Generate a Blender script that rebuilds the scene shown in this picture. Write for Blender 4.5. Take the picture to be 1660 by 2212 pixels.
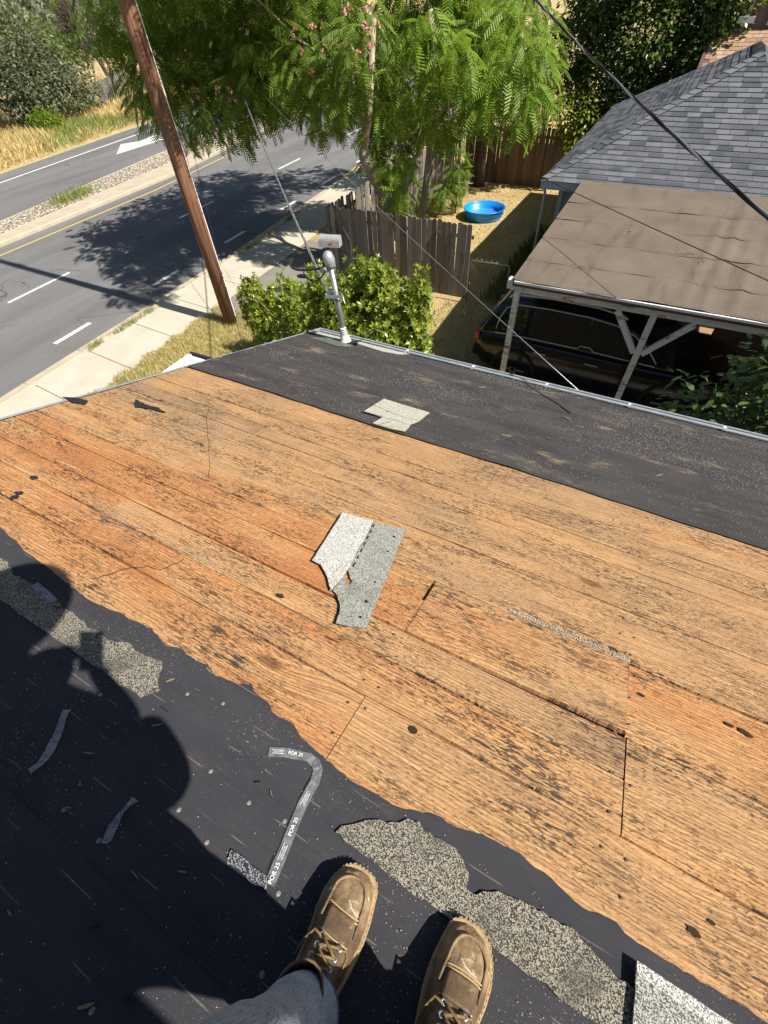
import bpy, bmesh, math, random
import numpy as np
from mathutils import Matrix, Vector, Euler, noise as mnoise

for o in list(bpy.data.objects): bpy.data.objects.remove(o)
scene = bpy.context.scene
C = scene.collection
R = math.radians
random.seed(7); rng = np.random.default_rng(7)

# ------------------------------------------------------------------ camera
cam_d = bpy.data.cameras.new('camera'); cam = bpy.data.objects.new('camera', cam_d); C.objects.link(cam)
cam_d.sensor_fit = 'VERTICAL'; cam_d.sensor_height = 24.0; cam_d.lens = 24.0*940/2212
cam_d.clip_start = 0.02; cam_d.clip_end = 3000
cam.matrix_world = Matrix(((0.997550, 0.069958, 0.0, 0.0),
                           (-0.054066, 0.770934, -0.634616, 0.0),
                           (-0.044396, 0.633061, 0.772828, 5.8),
                           (0, 0, 0, 1)))
scene.camera = cam
# ------------------------------------------------------------------ sky, sun, exposure
SUN_AZ, SUN_EL = 122.6, 49.0
w = bpy.data.worlds.new('World'); scene.world = w; w.use_nodes = True
nt = w.node_tree; nt.nodes.clear()
sk = nt.nodes.new('ShaderNodeTexSky'); sk.sky_type = 'NISHITA'; sk.sun_disc = False
sk.sun_elevation = R(SUN_EL); sk.sun_rotation = R(SUN_AZ); sk.air_density = 1.0; sk.dust_density = 1.2; sk.ozone_density = 1.0
bg = nt.nodes.new('ShaderNodeBackground'); bg.inputs[1].default_value = 0.052
wo = nt.nodes.new('ShaderNodeOutputWorld')
nt.links.new(sk.outputs[0], bg.inputs[0]); nt.links.new(bg.outputs[0], wo.inputs[0])
sd = bpy.data.lights.new('sun', 'SUN'); sun = bpy.data.objects.new('sun', sd); C.objects.link(sun)
sd.energy = 5.0; sd.angle = R(0.55); sd.color = (1.0, 0.93, 0.82)
_sv = Vector((math.sin(R(SUN_AZ))*math.cos(R(SUN_EL)), math.cos(R(SUN_AZ))*math.cos(R(SUN_EL)), math.sin(R(SUN_EL))))
sun.matrix_world = Matrix.Translation((8, -6, 20)) @ _sv.to_track_quat('Z', 'Y').to_matrix().to_4x4()
scene.view_settings.view_transform = 'Standard'; scene.view_settings.look = 'None'
scene.view_settings.exposure = 0.85; scene.view_settings.gamma = 1.0; scene.view_settings.use_curve_mapping = False
scene.render.engine = 'CYCLES'

# ------------------------------------------------------------------ frames
BA, RA, PITCH = 31.3, 27.6, 17.2
BLK = Matrix.Rotation(-R(BA), 4, 'Z')            # x along the eaves, y down the slope of the block
RD = Matrix.Rotation(-R(RA), 4, 'Z')             # x to the right of the street, y along it
_e = Vector((math.cos(R(BA)), -math.sin(R(BA)), 0)); _d = Vector((math.sin(R(BA)), math.cos(R(BA)), 0))
_dv = _d*math.cos(R(PITCH)) - Vector((0, 0, math.sin(R(PITCH)))); _n = _e.cross(_dv)
ROOF = Matrix(((_e.x, _dv.x, _n.x, 0), (_e.y, _dv.y, _n.y, 0), (_e.z, _dv.z, _n.z, 4.5), (0, 0, 0, 1)))  # u, v, w on the bared roof
def T(x, y, z=0): return Matrix.Translation((x, y, z))
def RZ(a): return Matrix.Rotation(R(a), 4, 'Z')
POLY = {
 'felt_near': [(-2.087,0.202),(-1.965,0.19),(-1.842,0.175),(-1.706,0.158),(-1.622,0.151),(-1.575,0.152),(-1.517,0.146),(-1.434,0.136),(-1.382,0.136),(-1.322,0.129),(-1.248,0.138),(-1.205,0.141),(-1.171,0.15),(-1.13,0.146),(-1.051,0.155),(-1.024,0.155),(-0.985,0.146),(-0.939,0.134),(-0.919,0.144),(-0.888,0.153),(-0.85,0.146),(-0.818,0.145),(-0.779,0.154),(-0.743,0.138),(-0.71,0.143),(-0.675,0.146),(-0.645,0.153),(-0.614,0.17),(-0.593,0.156),(-0.558,0.151),(-0.523,0.146),(-0.496,0.133),(-0.463,0.135),(-0.431,0.136),(-0.413,0.127),(-0.392,0.116),(-0.357,0.111),(-0.323,0.106),(-0.296,0.101),(-0.265,0.098),(-0.21,0.091),(-0.116,0.096),(-0.077,0.098),(-0.054,0.103),(-0.027,0.115),(0.001,0.126),(0.03,0.133),(0.062,0.131),(0.101,0.139),(0.14,0.15),(0.163,0.152),(0.186,0.152),(0.219,0.157),(0.244,0.15),(0.261,0.147),(0.282,0.149),(0.299,0.146),(0.332,0.136),(0.354,0.13),(0.375,0.127),(0.394,0.129),(0.414,0.136),(0.443,0.139),(0.462,0.128),(0.481,0.126),(0.518,0.126),(0.541,0.125),(0.563,0.127),(0.594,0.128),(0.611,0.124),(0.632,0.129),(0.653,0.127),(0.678,0.13),(0.706,0.127),(0.729,0.126)],
 'strip_a': [(-1.827,0.071),(-1.768,0.087),(-1.71,0.088),(-1.635,0.063),(-1.58,0.071),(-1.447,0.064),(-1.331,0.063),(-1.283,0.063),(-1.203,0.05),(-1.171,0.059),(-1.118,0.054),(-1.082,0.06),(-1.043,0.08),(-0.989,0.072),(-0.936,0.08),(-0.902,0.086),(-0.883,0.073),(-0.875,0.054),(-0.856,0.034),(-0.828,0.015),(-0.843,-0.004),(-0.854,-0.027),(-0.959,-0.03),(-1.123,-0.027),(-1.287,-0.025),(-1.553,-0.025),(-1.64,-0.023)],
 'strip_b': [(-0.184,-0.027),(-0.163,0.002),(-0.133,0.03),(-0.104,0.048),(-0.072,0.061),(-0.045,0.084),(-0.017,0.093),(-0.0,0.083),(0.042,0.085),(0.083,0.087),(0.105,0.074),(0.125,0.056),(0.127,0.028),(0.154,0.029),(0.181,0.049),(0.22,0.062),(0.27,0.071),(0.307,0.07),(0.331,0.07),(0.36,0.078),(0.381,0.065),(0.42,0.054),(0.456,0.044),(0.487,0.039),(0.509,0.016),(0.541,-0.024),(0.453,-0.041),(0.419,-0.04),(0.245,-0.037),(0.102,-0.038),(-0.011,-0.037),(-0.11,-0.033)],
 'corner_shingle': [(0.478,0.086),(0.565,0.085),(0.65,0.083),(0.715,0.079),(0.641,-0.03),(0.468,-0.083),(0.477,0.038)],
 'tab': [(-0.856,1.07),(-0.705,1.099),(-0.683,1.018),(-0.669,0.941),(-0.659,0.879),(-0.643,0.812),(-0.631,0.759),(-0.628,0.715),(-0.625,0.666),(-0.625,0.62),(-0.644,0.637),(-0.676,0.672),(-0.708,0.696),(-0.739,0.717),(-0.781,0.717),(-0.802,0.815),(-0.831,0.952)],
 'lap': [(-0.702,1.102),(-0.553,1.14),(-0.506,0.925),(-0.455,0.693),(-0.421,0.537),(-0.473,0.513),(-0.524,0.499),(-0.538,0.546),(-0.558,0.581),(-0.589,0.611),(-0.604,0.622),(-0.623,0.628),(-0.622,0.669),(-0.629,0.71),(-0.617,0.723),(-0.603,0.676),(-0.582,0.695),(-0.585,0.713),(-0.601,0.72),(-0.627,0.752),(-0.644,0.82),(-0.659,0.887),(-0.669,0.949),(-0.683,1.027)],
 'far_a': [(-1.378,2.485),(-0.997,2.474),(-0.998,2.284),(-1.175,2.282),(-1.378,2.326)],
 'far_b': [(-1.38,2.33),(-1.177,2.287),(-1.0,2.289),(-1.023,2.198),(-1.197,2.194),(-1.381,2.188)],
 'far_c': [(-1.233,2.199),(-1.024,2.202),(-1.008,2.087),(-1.105,2.067),(-1.24,2.064)],
 'tape_a': [(-0.989,-0.152),(-0.967,-0.179),(-0.939,-0.21),(-0.918,-0.242),(-0.907,-0.268),(-0.91,-0.294)],
 'tape_b': [(-0.641,-0.208),(-0.641,-0.242),(-0.635,-0.271),(-0.627,-0.282),(-0.622,-0.302)],
 'tape_c': [(-0.44,0.039),(-0.402,0.058),(-0.367,0.072),(-0.338,0.08),(-0.313,0.078),(-0.3,0.067),(-0.289,0.037),(-0.287,-0.016),(-0.277,-0.068),(-0.267,-0.119),(-0.26,-0.154),(-0.256,-0.18)],
 'tape_d': [(-1.526,0.073),(-1.453,0.069),(-1.394,0.061)],
 'sliver': [(-0.372,-0.172),(-0.266,-0.172),(-0.256,-0.191),(-0.283,-0.197),(-0.366,-0.19)],
 'caps': [(-0.537,-0.072),(-0.404,-0.079),(-0.304,-0.067),(-0.431,-0.188),(-0.537,-0.173),(-0.231,-0.181),(-0.18,-0.292),(-0.639,-0.303),(-0.762,-0.303),(-0.361,-0.19),(-0.296,-0.188),(-0.416,-0.472),(-0.958,-0.077),(-0.753,0.05),(-0.644,0.081),(0.112,-0.176)],
 'chips': [(-0.415,-0.034),(-0.367,-0.038),(-0.433,-0.253),(-0.369,-0.431),(-0.675,-0.465),(-0.515,-0.306),(-0.514,-0.398),(-0.756,-0.296),(-0.429,-0.472),(-0.766,-0.017),(-0.831,-0.195),(-0.748,-0.059),(-1.141,-0.075),(-0.827,0.055),(-0.755,0.137),(-1.364,0.053),(-0.001,3.058),(-0.162,2.655),(0.549,2.589),(-0.141,2.375),(-0.424,2.511),(-0.11,3.158),(0.971,3.624),(-1.596,3.631),(-0.867,3.373),(0.408,3.023),(0.553,3.071)],
 'holes': [(-0.128,0.3),(0.784,0.832),(0.74,0.836),(0.383,0.949),(0.481,0.8),(-0.78,0.508),(0.601,0.209),(0.64,0.248)],
 'felt_chips': [(-2.529,1.348),(-2.225,0.475),(-2.147,0.365),(-2.131,0.335)],
 'crack_a': [(-2.232,1.582),(-2.125,1.454),(-1.967,1.323),(-1.838,1.196),(-1.668,1.027),(-1.568,0.927)],
 'crack_b': [(-1.407,0.204),(-1.376,0.246),(-1.354,0.307),(-1.297,0.353),(-1.244,0.373),(-1.225,0.433),(-1.219,0.479)],
}

# ------------------------------------------------------------------ materials
class NT:
    def __init__(s, name, rough=0.8, spec=0.3):
        s.m = bpy.data.materials.new(name); s.m.use_nodes = True; s.t = s.m.node_tree
        s.b = s.t.nodes['Principled BSDF']; s.b.inputs['Roughness'].default_value = rough
        s.b.inputs['Specular IOR Level'].default_value = spec
        s.tc = s.t.nodes.new('ShaderNodeTexCoord'); s.obj = s.tc.outputs['Object']
        s.inf = None
    def new(s, k): return s.t.nodes.new('ShaderNode'+k)
    def ln(s, a, b): s.t.links.new(a, b)
    def setin(s, inp, v):
        if hasattr(v, 'is_linked') or isinstance(v, bpy.types.NodeSocket): s.ln(v, inp)
        elif isinstance(v, tuple) and len(v) == 3 and inp.type == 'RGBA': inp.default_value = (*v, 1)
        else: inp.default_value = v
    def rnd(s):
        if not s.inf: s.inf = s.new('ObjectInfo')
        return s.inf.outputs['Random']
    def geo_rand(s): return s.new('NewGeometry').outputs['Random Per Island']
    def map(s, vec=None, scale=(1,1,1), loc=(0,0,0), rot=(0,0,0)):
        n = s.new('Mapping'); s.ln(vec or s.obj, n.inputs[0]); n.inputs[1].default_value = loc
        n.inputs[2].default_value = rot; n.inputs[3].default_value = scale; return n.outputs[0]
    def vadd(s, a, b):
        n = s.new('VectorMath'); n.operation = 'ADD'; s.ln(a, n.inputs[0]); s.setin(n.inputs[1], b); return n.outputs[0]
    def vsc(s, val, k):
        n = s.new('VectorMath'); n.operation = 'SCALE'; n.inputs[0].default_value = k; s.ln(val, n.inputs['Scale']); return n.outputs[0]
    def noise(s, vec=None, scale=5, detail=4, rough=.55, dist=0, col=False):
        n = s.new('TexNoise'); s.ln(vec or s.obj, n.inputs['Vector']); n.inputs['Scale'].default_value = scale
        n.inputs['Detail'].default_value = detail; n.inputs['Roughness'].default_value = rough; n.inputs['Distortion'].default_value = dist
        return n.outputs['Color' if col else 'Fac']
    def vor(s, vec=None, scale=5, feat='F1', out='Distance', rnd=1.0):
        n = s.new('TexVoronoi'); n.feature = feat; s.ln(vec or s.obj, n.inputs['Vector']); n.inputs['Scale'].default_value = scale
        n.inputs['Randomness'].default_value = rnd; return n.outputs[out]
    def wave(s, vec=None, scale=5, dist=2, detail=3, dscale=1, dirn='Y'):
        n = s.new('TexWave'); n.bands_direction = dirn; s.ln(vec or s.obj, n.inputs['Vector']); n.inputs['Scale'].default_value = scale
        n.inputs['Distortion'].default_value = dist; n.inputs['Detail'].default_value = detail; n.inputs['Detail Scale'].default_value = dscale
        return n.outputs['Fac']
    def math(s, op, a, b=0.0, c=None):
        n = s.new('Math'); n.operation = op; s.setin(n.inputs[0], a); s.setin(n.inputs[1], b)
        if c is not None: s.setin(n.inputs[2], c)
        return n.outputs[0]
    def ramp(s, f, stops, interp='LINEAR'):
        n = s.new('ValToRGB'); s.ln(f, n.inputs[0]); cr = n.color_ramp; cr.interpolation = interp
        while len(cr.elements) < len(stops): cr.elements.new(0.5)
        for e, (p, c) in zip(cr.elements, stops):
            e.position = p; e.color = (*(c if isinstance(c, tuple) else (c, c, c)), 1)
        return n.outputs[0]
    def step(s, f, lo, hi):
        n = s.new('MapRange'); n.interpolation_type = 'SMOOTHSTEP'; s.ln(f, n.inputs[0]); n.inputs[1].default_value = lo; n.inputs[2].default_value = hi
        return n.outputs[0]
    def mix(s, a, b, f, blend='MIX'):
        n = s.new('Mix'); n.data_type = 'RGBA'; n.blend_type = blend
        s.setin(n.inputs[0], f); s.setin(n.inputs[6], a); s.setin(n.inputs[7], b); return n.outputs[2]
    def sep(s, v=None):
        n = s.new('SeparateXYZ'); s.ln(v or s.obj, n.inputs[0]); return n.outputs
    def bump(s, h, strength=.5, dist=.01):
        n = s.new('Bump'); n.inputs['Strength'].default_value = strength; n.inputs['Distance'].default_value = dist
        s.ln(h, n.inputs['Height']); s.ln(n.outputs[0], s.b.inputs['Normal'])
    def col(s, c): s.setin(s.b.inputs['Base Color'], c); return s
    def rough(s, r): s.setin(s.b.inputs['Roughness'], r)

M = {}
def simple(name, c, rough=.7, metal=0, nscale=0, namt=.25, bump=0, spec=.3, stretch=(1,1,1)):
    n = NT(name, rough, spec); n.b.inputs['Metallic'].default_value = metal
    if nscale:
        f = n.noise(n.map(scale=stretch), nscale, 5, .6)
        k = 1-namt
        n.col(n.ramp(f, [(.25, tuple(x*k for x in c)), (.75, tuple(min(1, x*(1+namt)) for x in c))]))
        if bump: n.bump(f, bump, .01)
    else: n.col(tuple(c))
    M[name] = n.m; return n

def wood_mat(name):
    n = NT(name, .85, .2)
    off = n.vsc(n.rnd(), (37.0, 11.0, 5.0)); P = n.vadd(n.obj, off)
    raw = n.obj; n.rnd(); tint = n.sep(n.inf.outputs['Color'])
    kd = n.vor(n.map(P, (1.1, 2.9, 1)), 1.0)                     # knots
    kn = n.step(kd, .34, .0)
    PW = n.vadd(P, n.vsc(kn, (0.0, .05, 0.0)))
    grain = n.noise(n.map(PW, (3.6, 70, 1)), 1, 7, .66, .45)
    ring = n.wave(n.map(PW, (.55, 5.2, 1)), 5.0, 6.5, 3, 1.6)
    fine = n.noise(n.map(P, (50, 210, 1)), 1, 3, .75)
    mott = n.noise(n.map(raw, (5.5, 15, 1), (2, 3, 0)), 1, 5, .7, .5)
    fleckA = n.noise(n.map(P, (21, 105, 1)), 1, 3, .65, .7)
    fleckB = n.noise(n.map(P, (48, 170, 1)), 1, 3, .7, .5)
    zone = n.noise(n.map(raw, (2.0, 6.5, 1), (3.1, 1.7, 0)), 1, 3, .6)
    zone2 = n.noise(n.map(raw, (.8, 2.2, 1), (7.3, 2.2, 0)), 1, 3, .55)
    hue = n.noise(n.map(raw, (1.1, 4.2, 1), (1.1, 5.2, 0)), 1, 4, .6)
    ov = n.new('VectorMath'); ov.operation = 'LENGTH'; n.ln(n.map(raw, (.62, 2.1, 0), (.95, -1.45, 0)), ov.inputs[0])
    orange = n.step(n.math('ADD', ov.outputs['Value'], n.math('MULTIPLY', n.math('SUBTRACT', zone2, .5), 1.6)), 1.25, .15)
    hue2 = n.math('ADD', tint[0], n.math('MULTIPLY', n.math('SUBTRACT', hue, .5), .7))
    hue2 = n.math('ADD', hue2, n.math('MULTIPLY', orange, .20))
    base = n.ramp(hue2, [(.10, (.235, .155, .10)), (.30, (.37, .225, .115)), (.50, (.48, .28, .128)), (.66, (.465, .215, .082)), (.85, (.37, .135, .052))])
    base = n.mix(base, n.mix(base, (.24, .185, .13), .75), n.math('MULTIPLY', n.step(zone2, .45, .70), tint[1]))
    base = n.mix(base, n.mix(base, (.20, .12, .065), .65), n.step(mott, .52, .74))
    base = n.mix(base, n.mix(base, (.20, .11, .055), .7), n.step(grain, .52, .72))
    base = n.mix(base, n.mix(base, (.60, .40, .20), .5), n.step(grain, .46, .34))
    base = n.mix(base, n.mix(base, (.22, .11, .05), .55), n.math('MULTIPLY', n.step(ring, .55, .95), .6))
    base = n.mix(base, n.mix(base, (.66, .46, .26), .5), n.step(fine, .56, .72))
    base = n.mix(base, n.mix(base, (.13, .075, .04), .65), n.step(fine, .45, .31))
    base = n.mix(base, (.15, .07, .03), n.math('MULTIPLY', n.step(kd, .075, .035), .8))
    fl = n.math('MULTIPLY', n.step(fleckA, .542, .595), n.step(zone, .45, .61))
    fl2 = n.math('MULTIPLY', n.step(fleckB, .55, .62), n.step(zone, .30, .56))
    flk = n.math('MAXIMUM', fl, n.math('MULTIPLY', fl2, .85))
    base = n.mix(base, (.03, .027, .027), n.math('MULTIPLY', flk, .88))
    dust = n.math('MULTIPLY', n.step(n.noise(raw, 95, 2, .7), .68, .74), n.step(n.noise(n.map(raw, (1.7, 1.7, 1), (4, 9, 0)), 1, 2), .55, .75))
    base = n.mix(base, (.60, .56, .48), dust)
    n.col(base)
    h = n.math('ADD', n.math('MULTIPLY', grain, .8), n.math('ADD', n.math('MULTIPLY', fine, .5), n.math('MULTIPLY', ring, .4)))
    h = n.math('SUBTRACT', h, n.math('MULTIPLY', flk, .3))
    n.bump(h, .9, .007)
    M[name] = n.m
wood_mat('deck_wood')

def felt_mat(name, c0, c1, lines, speck, dustamt):
    n = NT(name, .92, .12); P = n.obj
    big = n.noise(n.map(P, (1.1, 4.5, 1)), 1.6, 5, .6); fib = n.noise(n.map(P, (9, 120, 1)), 1, 4, .6); fine = n.noise(P, 420, 2, .7)
    base = n.ramp(big, [(.3, c0), (.7, c1)])
    base = n.mix(base, n.mix(base, (.075, .07, .066), .5), n.math('MULTIPLY', n.step(fib, .55, .72), .5))
    base = n.mix(base, (.085, .08, .078), n.math('MULTIPLY', n.step(fine, .55, .75), .45))
    if lines:
        xyz = n.sep(P)
        ln_ = n.math('PINGPONG', xyz[1], .0375)
        a = n.step(ln_, .0018, .0008)
        brk = n.step(n.noise(n.map(P, (9, 40, 1)), 1, 2), .50, .60)
        base = n.mix(base, (.19, .175, .125), n.math('MULTIPLY', n.math('MULTIPLY', a, brk), .55))
    sp = n.math('MULTIPLY', n.step(n.noise(P, 260, 1, .5), .70, .74), n.step(n.noise(P, 2.3, 3, .6), .42, .62))
    base = n.mix(base, (.55, .53, .48), n.math('MULTIPLY', sp, speck))
    d = n.math('MULTIPLY', n.step(n.noise(n.map(P, (1.4, 3.2, 1), (2, 6, 0)), 1.5, 5, .65), .56, .78), dustamt)
    base = n.mix(base, (.30, .235, .16), d)
    n.col(base)
    n.bump(n.math('ADD', n.math('MULTIPLY', fine, .35), n.math('ADD', n.math('MULTIPLY', fib, .3), n.math('MULTIPLY', n.noise(n.map(P, (2.2, 6, 1)), 1, 3, .5, .8), 3.0))), .55, .009)
    M[name] = n.m
felt_mat('felt_near', (.030, .031, .038), (.047, .047, .054), True, .5, .15)
felt_mat('felt_far', (.034, .033, .036), (.060, .056, .055), False, .85, .75)

def granule_mat(name, dark, light, lo=.45, hi=.56, scale=210, stain=(.09,.085,.06)):
    n = NT(name, .9, .25)
    v = n.vor(n.obj, scale*2.2, out='Color'); s_ = n.sep(v)[0]
    f = n.noise(n.obj, scale*2.3, 2, .85)
    k = n.math('ADD', n.math('MULTIPLY', s_, .55), n.math('MULTIPLY', f, .5))
    base = n.mix(dark, light, n.step(k, lo, hi))
    base = n.mix(base, n.mix(base, stain, .6), n.step(n.noise(n.obj, 7, 4, .6), .5, .72))
    n.col(base); n.bump(k, .9, .003); M[name] = n.m
granule_mat('granule_white', (.14, .14, .135), (.60, .60, .57), .40, .54, 230, (.42, .42, .40))
granule_mat('granule_grey', (.085, .09, .08), (.43, .44, .40), .42, .64, 230, (.13, .14, .10))
granule_mat('granule_tan', (.035, .033, .03), (.33, .305, .245), .46, .64, 215, (.07, .065, .05))
granule_mat('granule_dark', (.02, .02, .024), (.30, .32, .36), .56, .70, 240, (.03, .03, .03))
granule_mat('granule_pale', (.20, .195, .165), (.52, .51, .45), .42, .58, 190, (.40, .40, .33))

def shingle_mat(name, lo, hi, scale):
    n = NT(name, .92, .2)
    f = n.noise(n.obj, scale, 2, .7)
    r = n.ramp(n.math('ADD', n.math('MULTIPLY', n.rnd(), .6), n.math('MULTIPLY', n.noise(n.obj, 3, 3), .5)), [(.15, lo), (.85, hi)])
    n.col(n.mix(r, n.mix(r, (.0, .0, .0), .35), n.step(f, .5, .38))); n.bump(f, .5, .004); M[name] = n.m
shingle_mat('shingle_slate', (.045, .052, .064), (.150, .160, .182), 150)
n = NT('shingle_slate_mass', .92, .2); f = n.noise(n.obj, 150, 2, .7)
r = n.ramp(n.geo_rand(), [(.1, (.045, .052, .064)), (.9, (.14, .15, .172))]); n.col(n.mix(r, (.03, .03, .035), n.math('MULTIPLY', n.step(f, .5, .38), .4))); M['shingle_slate_mass'] = n.m
n = NT('shingle_brown', .92, .2); f = n.noise(n.obj, 60, 2, .7)
r = n.ramp(n.math('ADD', n.math('MULTIPLY', n.geo_rand(), .6), n.math('MULTIPLY', n.noise(n.obj, .9, 3), .4)), [(.2, (.28, .17, .115)), (.8, (.47, .32, .23))]); n.col(n.mix(r, (.1, .07, .05), n.math('MULTIPLY', n.step(f, .5, .35), .5))); M['shingle_brown'] = n.m

n = NT('rolled_roofing', .9, .25); f = n.noise(n.obj, 260, 2, .7); g = n.noise(n.obj, 1.3, 4, .6); st = n.noise(n.map(scale=(5, .7, 1)), 1, 3)
b_ = n.ramp(g, [(.3, (.108, .088, .069)), (.7, (.148, .120, .094))]); b_ = n.mix(b_, (.065, .05, .04), n.math('MULTIPLY', n.step(st, .55, .75), .45))
b_ = n.mix(b_, (.32, .27, .22), n.math('MULTIPLY', n.step(f, .6, .72), .45)); b_ = n.mix(b_, (.5, .48, .45), n.step(n.noise(n.obj, 60, 1), .765, .775))
n.col(b_); n.bump(f, .4, .003); M['rolled_roofing'] = n.m

# asphalt, concrete, ground
n = NT('asphalt', .9, .25); f = n.noise(n.obj, 90, 2, .8); g = n.noise(n.map(scale=(1.1, .12, 1)), .8, 4, .6); k = n.noise(n.obj, .35, 4)
b_ = n.ramp(g, [(.3, (.112, .113, .118)), (.7, (.172, .172, .174))]); b_ = n.mix(b_, (.115, .112, .11), n.math('MULTIPLY', n.step(k, .5, .7), .6))
ck = n.vor(n.vadd(n.map(scale=(.45, .9, 1)), n.vsc(n.noise(n.obj, 2.5, 3), (.5, .5, 0))), 1.0, 'DISTANCE_TO_EDGE')
b_ = n.mix(b_, (.05, .05, .05), n.math('MULTIPLY', n.step(ck, .012, .004), n.step(n.noise(n.obj, .5, 2), .50, .62)))
b_ = n.mix(b_, n.mix(b_, (.31, .31, .31), .6), n.step(f, .54, .72)); b_ = n.mix(b_, (.05, .05, .05), n.math('MULTIPLY', n.step(f, .46, .34), .55))
n.col(b_); n.bump(f, .5, .006); M['asphalt'] = n.m
def conc(name, c0, c1):
    n = NT(name, .88, .25); f = n.noise(n.obj, 75, 3, .75); g = n.noise(n.obj, 1.6, 5, .6)
    b = n.ramp(g, [(.28, c0), (.72, c1)]); b = n.mix(b, n.mix(b, (.16, .14, .11), .6), n.step(f, .44, .30)); b = n.mix(b, (.2, .17, .13), n.math('MULTIPLY', n.step(n.noise(n.obj, .7, 5, .7), .58, .8), .5))
    n.col(b); n.bump(f, .3, .004); M[name] = n.m
conc('sidewalk_concrete', (.40, .365, .30), (.50, .46, .39)); conc('kerb_concrete', (.36, .31, .24), (.46, .40, .31)); conc('driveway_asphalt', (.16, .15, .135), (.23, .215, .19))
n = NT('median_stone', .9, .2); vv = n.vadd(n.obj, n.vsc(n.noise(n.obj, 6, 2), (.1, .1, 0)))
d = n.vor(n.map(vv, (1.25, .8, 1)), 6.2, 'DISTANCE_TO_EDGE'); vc = n.sep(n.vor(n.map(vv, (1.25, .8, 1)), 6.2, out='Color'))[0]
b_ = n.mix((.13, .105, .075), n.ramp(vc, [(0, (.48, .415, .33)), (1, (.62, .555, .45))]), n.step(d, .03, .10)); n.col(n.mix(b_, n.mix(b_, (.2, .16, .1), .5), n.step(n.noise(n.obj, 30, 3), .55, .7)))
n.bump(n.step(d, .0, .22), 1.0, .06); M['median_stone'] = n.m
n = NT('dry_ground', .95, .15); f = n.noise(n.obj, 26, 5, .75); g = n.noise(n.obj, .5, 4, .6); h_ = n.noise(n.obj, 3.1, 4, .6)
b_ = n.ramp(g, [(.3, (.40, .305, .155)), (.55, (.46, .365, .19)), (.75, (.30, .27, .115))]); b_ = n.mix(b_, (.19, .135, .075), n.math('MULTIPLY', n.step(h_, .5, .72), .7))
n.col(n.mix(b_, n.mix(b_, (.12, .085, .05), .7), n.step(f, .5, .32))); n.bump(f, .8, .03); M['dry_ground'] = n.m
n = NT('yard_soil', .95, .15); f = n.noise(n.obj, 40, 5, .75); g = n.noise(n.obj, .6, 4, .6); h_ = n.noise(n.obj, 9, 4, .7)
b_ = n.ramp(g, [(.3, (.38, .27, .135)), (.6, (.50, .38, .19)), (.8, (.33, .27, .13))]); b_ = n.mix(b_, (.60, .48, .27), n.step(h_, .55, .68)); b_ = n.mix(b_, (.15, .10, .055), n.math('MULTIPLY', n.step(f, .47, .33), .85))
n.col(b_); n.bump(n.math('ADD', f, h_), .9, .04); M['yard_soil'] = n.m
def leaf_mat(name, c0, c1, trans=.35, rough=.55, spec=.35, c2=None):
    n = NT(name, rough, spec); r = n.geo_rand()
    st = [(0.0, c0), (.6, c1), (1.0, c2 or tuple(min(1, x*1.35) for x in c1))]
    big = n.noise(n.obj, .8, 2)
    c = n.ramp(n.math('ADD', n.math('MULTIPLY', r, .7), n.math('MULTIPLY', big, .4)), st); n.col(c)
    tr = n.new('BsdfTranslucent'); n.ln(n.mix(c, (.55, .65, .05), .25), tr.inputs[0])
    ms = n.new('MixShader'); ms.inputs[0].default_value = trans; n.ln(n.b.outputs[0], ms.inputs[1]); n.ln(tr.outputs[0], ms.inputs[2])
    n.ln(ms.outputs[0], n.t.nodes['Material Output'].inputs[0]); M[name] = n.m
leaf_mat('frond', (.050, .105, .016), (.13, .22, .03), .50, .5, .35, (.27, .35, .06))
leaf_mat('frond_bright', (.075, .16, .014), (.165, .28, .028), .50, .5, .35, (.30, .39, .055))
leaf_mat('shrub_leaf', (.055, .105, .010), (.17, .235, .018), .28, .38, .5, (.42, .42, .06))
leaf_mat('glossy_leaf', (.035, .075, .018), (.085, .145, .03), .25, .33, .5, (.20, .25, .07))
leaf_mat('elder_leaf', (.035, .085, .022), (.075, .15, .035), .3, .4, .5, (.12, .20, .05))
leaf_mat('oak_leaf', (.048, .066, .036), (.105, .125, .072), .2, .55, .4, (.14, .16, .10))
leaf_mat('far_green', (.05, .085, .018), (.10, .15, .03), .25, .6, .3, (.16, .21, .05))
leaf_mat('bare_twig', (.055, .042, .035), (.10, .08, .06), .05, .8, .2)
leaf_mat('straw', (.40, .29, .11), (.58, .45, .20), .25, .7, .2, (.68, .57, .32))
leaf_mat('green_weed', (.10, .15, .035), (.24, .28, .08), .3, .6, .3, (.42, .42, .17))
leaf_mat('verge_grass', (.27, .24, .08), (.50, .45, .19), .3, .6, .3, (.68, .61, .32))
leaf_mat('flower_pink', (.62, .20, .22), (.75, .36, .36), .3, .6, .3)
leaf_mat('flower_cream', (.38, .36, .16), (.52, .50, .26), .3, .6, .3)
def bark(name, c0, c1, sc=(14, 14, 2.2)):
    n = NT(name, .9, .2); f = n.noise(n.map(scale=sc), 1, 5, .65); n.col(n.ramp(f, [(.35, c0), (.68, c1)])); n.bump(f, .8, .02); M[name] = n.m
bark('bark_pale', (.22, .175, .12), (.46, .39, .29)); bark('bark_dark', (.06, .045, .035), (.14, .10, .08)); bark('stem_brown', (.12, .085, .05), (.24, .18, .11))
n = NT('pole_wood', .85, .25); f = n.noise(n.map(scale=(34, 34, .7)), 1, 6, .72, .3); g = n.noise(n.map(scale=(1.5, 1.5, .6)), 1, 3)
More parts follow.
